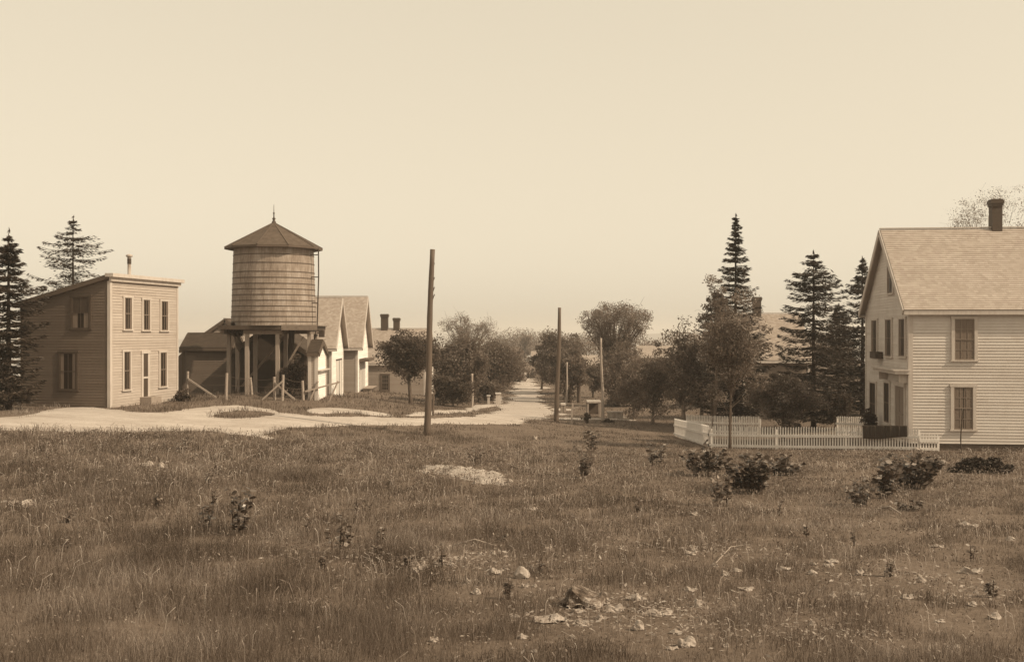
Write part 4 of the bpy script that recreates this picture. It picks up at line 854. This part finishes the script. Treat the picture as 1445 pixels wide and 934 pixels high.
ST = [('pale rounded stone, left one of the pair in the left field', 207, 659, 19, 8), ('pale stone, right one of the pair in the left field', 228, 660, 13, 7), ('flat pale stone lying below the pair in the left field', 200, 684, 36, 4),
 ('long flat pale stone at the left edge of the field', 32, 716, 38, 8), ('small white stone right of the bare patch', 768, 708, 9, 6), ('small flat stone between bare patch and right bushes', 752, 721, 13, 6),
 ('bright white scrap of stone in the middle right field', 979, 731, 11, 5), ('flat pale slab left of the dark boulder', 735, 817, 30, 14), ('pale slab behind the flat slab, left of the boulder', 700, 811, 26, 8),
 ('flat pale slab at the bottom below the boulder', 775, 876, 52, 9), ('thin pale slab right of the boulder', 898, 849, 26, 8), ('long curved pale slab lower right of the boulder', 928, 873, 34, 8),
 ('small pale stone under the boulder', 868, 866, 22, 10), ('pale stone at the bottom edge right of centre', 900, 893, 20, 12), ('small pale stone right of the curved slab', 985, 860, 15, 10),
 ('round pale stone in the right foreground, left of its neighbour', 1213, 813, 14, 9), ('round pale stone in the right foreground, right of its neighbour', 1252, 815, 9, 11), ('flat pale stone, rightmost of three in the right foreground', 1300, 823, 12, 9),
 ('wide pale stone near the right edge of the field', 1372, 809, 26, 8), ('flat stone in the lower right corner', 1403, 873, 20, 8), ('small stone above the lower right corner', 1393, 836, 12, 8),
 ('long pale splinter of rock in the right field', 975, 784, 22, 6), ('small stone left of the centre weeds', 596, 802, 16, 10), ('flat stone near the centre foreground', 625, 796, 24, 6), ('small pebble right of the centre foreground stones', 876, 780, 8, 5),
 ('pale stone at the very bottom right of centre', 968, 915, 26, 12), ('white stone just below the fence gate post', 1260, 643, 7, 4), ('tiny white stone left of the fence', 755, 621, 7, 5), ('small pale stone left of the boulder foot', 775, 780, 9, 6)]
for i, (lb, px, py, w_, h_) in enumerate(ST): stone(lb, px, py, w_, h_, i)
bld = stone('large dark broken boulder with pale ridges in the bottom foreground', 826, 856, 78, 24, 77, 'stone2', 'boulder', name='boulder')
r_ = np.random.default_rng(5); k = 0
for i in range(26):
    px = 592+r_.random()*128; py = 660+(px-592)*.12+r_.random()*9+(0 if px < 650 else r_.random()*6)
    o = stone('small pale rubble stone in the bare patch of the central field', px, py, r_.uniform(5, 16), r_.uniform(2, 4.5), 200+i, name='rubble_stone'); o['group'] = 'rubble stones in the bare patch'
for i in range(54):
    if i < 34: px, py = r_.uniform(560, 1080), r_.uniform(775, 925)
    else: px, py = r_.uniform(1080, 1440), r_.uniform(740, 915)
    o = stone('small pale flat stone lying among the rough grass of the lower field', px, py, r_.uniform(8, 26)*(py/900)**2, r_.uniform(3, 7), 300+i, name='field_stone'); o['group'] = 'flat stones scattered in the lower field'
# fallen dead sticks
def stick(label, a, b, r=.012):
    (x0, y0), (x1, y1) = hit(*a), hit(*b); z0, z1 = g1(x0, y0), g1(x1, y1); m = MB(); m.tube([(0, 0, .05), ((x1-x0)*.5, (y1-y0)*.5, (z1-z0)*.5+.16), (x1-x0, y1-y0, z1-z0+.06)], [r, r*.9, r*.5], 6)
    o = m.build('dead_stick', M['pole_pale'], None, True); o.location = (x0, y0, z0); tag(o, label, 'stick', 'dead sticks in the grass')
stick('pale bent stick lying in the grass of the central foreground', (640, 775), (700, 776)); stick('pale stick right of the bushes in the right field', (1240, 722), (1272, 730), .025); stick('thin stick near the left stones', (130, 688), (190, 684), .015)
stick('slanting twig in the right foreground', (1010, 800), (1050, 775), .008)

# ------------------------------------------------------------------ grass
def grass():
    global RNG
    RNG = np.random.default_rng(5); Vs = []; Rn = []
    zones = [(6.5, 12, 1500, .17, .0036), (12, 19, 850, .18, .005), (19, 30, 400, .17, .008), (30, 46, 220, .125, .012), (46, 70, 75, .11, .02), (70, 125, 16, .12, .045)]
    for y0, y1, dn, h, w in zones:
        n = int((y1-y0)*(y0+y1)/2*.53*2*dn); y = np.sqrt(RNG.random(n)*(y1**2-y0**2)+y0**2); x = (RNG.random(n)*2-1)*y*.53
        cl = vnoise(x, y, 2.4, 9)+.5*vnoise(x, y, .7, 10)+.35*vnoise(x, y, 7, 14); k = RNG.random(n) < np.clip(.62+.75*cl, .08, 1); x, y, cl = x[k], y[k], cl[k]
        if y1 > 28: k = (road_sd(x, y) < .1+.5*RNG.random(len(x))**3) & (path_sd(x, y) < .05+.35*RNG.random(len(x))**3); x, y, cl = x[k], y[k], cl[k]
        if y0 < 40:
            kk = np.ones(len(x), bool)
            for ax_, ay_, aw_ in SPOTS: kk &= ((x-ax_)/(aw_*1.15+.01))**2+((y-ay_+.16)/(aw_*.7+.24))**2 > 1
            x, y, cl = x[kk], y[kk], cl[kk]
        b = np.maximum(np.max([sdist(p, x, y) for p in BARE], 0), sdist(BARE[0], x, y+1.4)); k = (b < 0) | (RNG.random(len(x)) < .22); x, y, cl = x[k], y[k], cl[k]; b = b[k]
        n = len(x); H = h*(.45+.9*RNG.random(n)**1.3)*(1+.85*np.clip(cl, -.75, 1.1)); H *= 1+.35*np.clip((-x-y*.1)/8, -.8, 1)
        H = np.where(b > 0, H*.5, H); H *= np.where(RNG.random(n) < .04, 1.7, 1); ly = np.clip((x/np.maximum(y, 1)+.1)*3, 0, 1)*np.clip((y-9)/25, 0, 1); H *= 1-.25*ly
        a = RNG.random(n)*6.28; l = H*(.15+.95*RNG.random(n)**1.3); ld = np.stack([np.cos(a), np.sin(a), 0*a], 1)
        f = RNG.random(n)*pi; wd = np.stack([np.cos(f), np.sin(f)*.6, 0*f], 1)*(w*(.6+.8*RNG.random(n)))[:, None]/2
        P = np.stack([x, y, ground_z(x, y)-.01], 1); m = P+ld*(l*.3)[:, None]+np.stack([0*x, 0*x, H*.6], 1); t = P+ld*l[:, None]+np.stack([0*x, 0*x, H*(1-.35*(l/H)**2)], 1)
        Vs.append(np.stack([P-wd, P+wd, m+wd*.8, t, m-wd*.8], 1)); Rn.append(np.clip(RNG.random(n)*.6+.12+.34*vnoise(x, y, .5, 20)+.38*vnoise(x, y*.7, 2.6, 21), 0, 1))
    V = np.concatenate(Vs); o = np_mesh('field_grass', V, 5, M['grass'], None, [(0, 1, 2), (0, 2, 4), (4, 2, 3)], np.concatenate(Rn)); tag(o, 'rough uncut grass covering the field', 'grass', None, 'stuff')
    # straw stalks with seed heads
    n = 14000; y = np.sqrt(RNG.random(n)*(40**2-6.5**2)+6.5**2); x = (RNG.random(n)*2-1)*y*.53; k = RNG.random(n) < np.clip(.45+.7*vnoise(x, y, 1.3, 30), .03, 1); x, y = x[k], y[k]; k = road_sd(x, y) < 0; x, y = x[k], y[k]; n = len(x)
    H = RNG.uniform(.1, .32, n)*(1+.25*np.clip(-x/8, -1, 1)); a = RNG.random(n)*6.28; ld = np.stack([np.cos(a), np.sin(a), 0*a], 1)*(H*RNG.uniform(.05, 1.1, n))[:, None]; w = np.clip(y*.00032, .002, .012); wd = np.stack([w, w*.2, 0*w], 1)/2
    P = np.stack([x, y, ground_z(x, y)], 1); up = np.stack([0*x, 0*x, H], 1); m = P+ld*.3+up*.78; h_ = P+ld*.75+up*.9; t = P+ld+up
    V = np.stack([P-wd, P+wd, m+wd, h_+wd*2.6, t, h_-wd*2.6, m-wd], 1); tag(np_mesh('straw_stalks', V, 7, M['straw'], None, [(0, 1, 2, 6), (6, 2, 3, 5), (5, 3, 4, 4)][:2]), 'pale dry grass stalks scattered in the field', 'grass', None, 'stuff')
    # low broad weeds and litter close to the ground
    nc = 3600; yc = np.sqrt(RNG.random(nc)*(40**2-6.5**2)+6.5**2); xc = (RNG.random(nc)*2-1)*yc*.53; k = road_sd(xc, yc) < -.3; xc, yc = xc[k], yc[k]; nc = len(xc); per = 26
    sg = np.repeat(RNG.uniform(.06, .26, nc), per); x = np.repeat(xc, per)+RNG.normal(size=nc*per)*sg; y = np.repeat(yc, per)+RNG.normal(size=nc*per)*sg; hh = np.repeat(RNG.uniform(.05, .26, nc), per)*RNG.random(nc*per)**.6
    P = np.stack([x, y, ground_z(x, y)+hh], 1); tag(np_mesh('low_weeds', leaf_quads(P, np.clip(.014+y*.0013, .022, .06), 1.2, .6), 4, M['weed'], None, None, np.clip(np.repeat(RNG.random(nc), per)*.6+RNG.random(nc*per)*.4, 0, 1)), 'low broad-leaved weeds and dry litter among the grass', 'weeds', None, 'stuff')
    n = 5000; c = np.array([hit(*p) for p in [(800, 880), (930, 870), (860, 850), (700, 800), (640, 800), (1000, 900), (1250, 820), (1380, 850), (1000, 780), (560, 790), (660, 672), (30, 715), (205, 668), (1150, 900)]])
    j = RNG.integers(0, len(c), n); sp = RNG.uniform(.3, 1.3, n)*c[j, 1]/11; x = c[j, 0]+RNG.normal(size=n)*sp; y = c[j, 1]+RNG.normal(size=n)*sp*.7; k = (y > 7) & (y < 34); x, y = x[k], y[k]
    P = np.stack([x, y, ground_z(x, y)+.03+.05*RNG.random(len(x))], 1); d = RNG.normal(size=(len(x), 3)); d[:, 2] *= .25
    tag(np_mesh('litter', leaf_quads(P, .012+.0032*y, 3, .45, d, .8), 4, M['straw']), 'pale chips, dead leaves and small rubble strewn between the stones', 'litter', None, 'stuff')
grass()

# ------------------------------------------------------------------ light, air, camera
SUN_EL = RAD(40); sx, sy = .93, -.368           # horizontal direction towards the sun: right, a little behind the camera
sun = bpy.data.lights.new('sun', 'SUN'); sun.energy = 4.3; sun.angle = RAD(.5); sun.color = (1, .83, .6); so = bpy.data.objects.new('sun', sun); COL.objects.link(so)
from mathutils import Vector
so.rotation_euler = Vector((-sx*cos(SUN_EL), -sy*cos(SUN_EL), -sin(SUN_EL))).to_track_quat('-Z', 'Y').to_euler(); so.location = (20, -10, 40)
wd = bpy.data.worlds.new('World'); SC.world = wd; wd.use_nodes = True; nt = wd.node_tree; nt.nodes.clear()
sky = nt.nodes.new('ShaderNodeTexSky'); sky.sky_type = 'NISHITA'; sky.sun_disc = False; sky.sun_elevation = SUN_EL; sky.sun_rotation = atan2(sx, sy); sky.dust_density = 2.5
bw = nt.nodes.new('ShaderNodeRGBToBW'); gm = nt.nodes.new('ShaderNodeGamma'); gm.inputs[1].default_value = .25
mul = nt.nodes.new('ShaderNodeMix'); mul.data_type = 'RGBA'; mul.blend_type = 'MULTIPLY'; mul.inputs[0].default_value = 1; mul.inputs[7].default_value = (6.35, 5.55, 4.2, 1)
bg = nt.nodes.new('ShaderNodeBackground'); bg.inputs[1].default_value = .1; wo = nt.nodes.new('ShaderNodeOutputWorld')
nt.links.new(sky.outputs[0], bw.inputs[0]); nt.links.new(bw.outputs[0], gm.inputs[0]); nt.links.new(gm.outputs[0], mul.inputs[6]); nt.links.new(mul.outputs[2], bg.inputs[0]); nt.links.new(bg.outputs[0], wo.inputs[0])
hz = MB(); hz.box((-7000, -320, -31.5), (7000, 9000, 30)); ho = hz.build('haze', M['hill']); hm = bpy.data.materials.new('haze_air'); hm.use_nodes = True; t = hm.node_tree; t.nodes.clear()
vo = t.nodes.new('ShaderNodeVolumePrincipled'); vo.inputs['Color'].default_value = (.97, .95, .92, 1); vo.inputs['Density'].default_value = .00055; vo.inputs['Anisotropy'].default_value = .2
out = t.nodes.new('ShaderNodeOutputMaterial'); t.links.new(vo.outputs[0], out.inputs['Volume']); ho.data.materials.clear(); ho.data.materials.append(hm); tag(ho, 'thin pale summer haze over the village', 'haze', None, 'stuff')
cam = bpy.data.cameras.new('camera'); cam.lens = F/1445*36; cam.sensor_width = 36; cam.clip_end = 20000; cam.clip_start = .1; co = bpy.data.objects.new('camera', cam); COL.objects.link(co); co.location = (0, 0, C); co.rotation_euler = (RAD(90)+atan2(1, F)*0, 0, 0); SC.camera = co
SC.view_settings.view_transform = 'Standard'; SC.view_settings.look = 'None'; SC.view_settings.gamma = 1; SC.view_settings.exposure = 0; SC.view_settings.use_curve_mapping = False
SC.cycles.volume_bounces = 1; SC.cycles.max_bounces = 6; SC.cycles.transparent_max_bounces = 6
SC.cycles.use_denoising = True
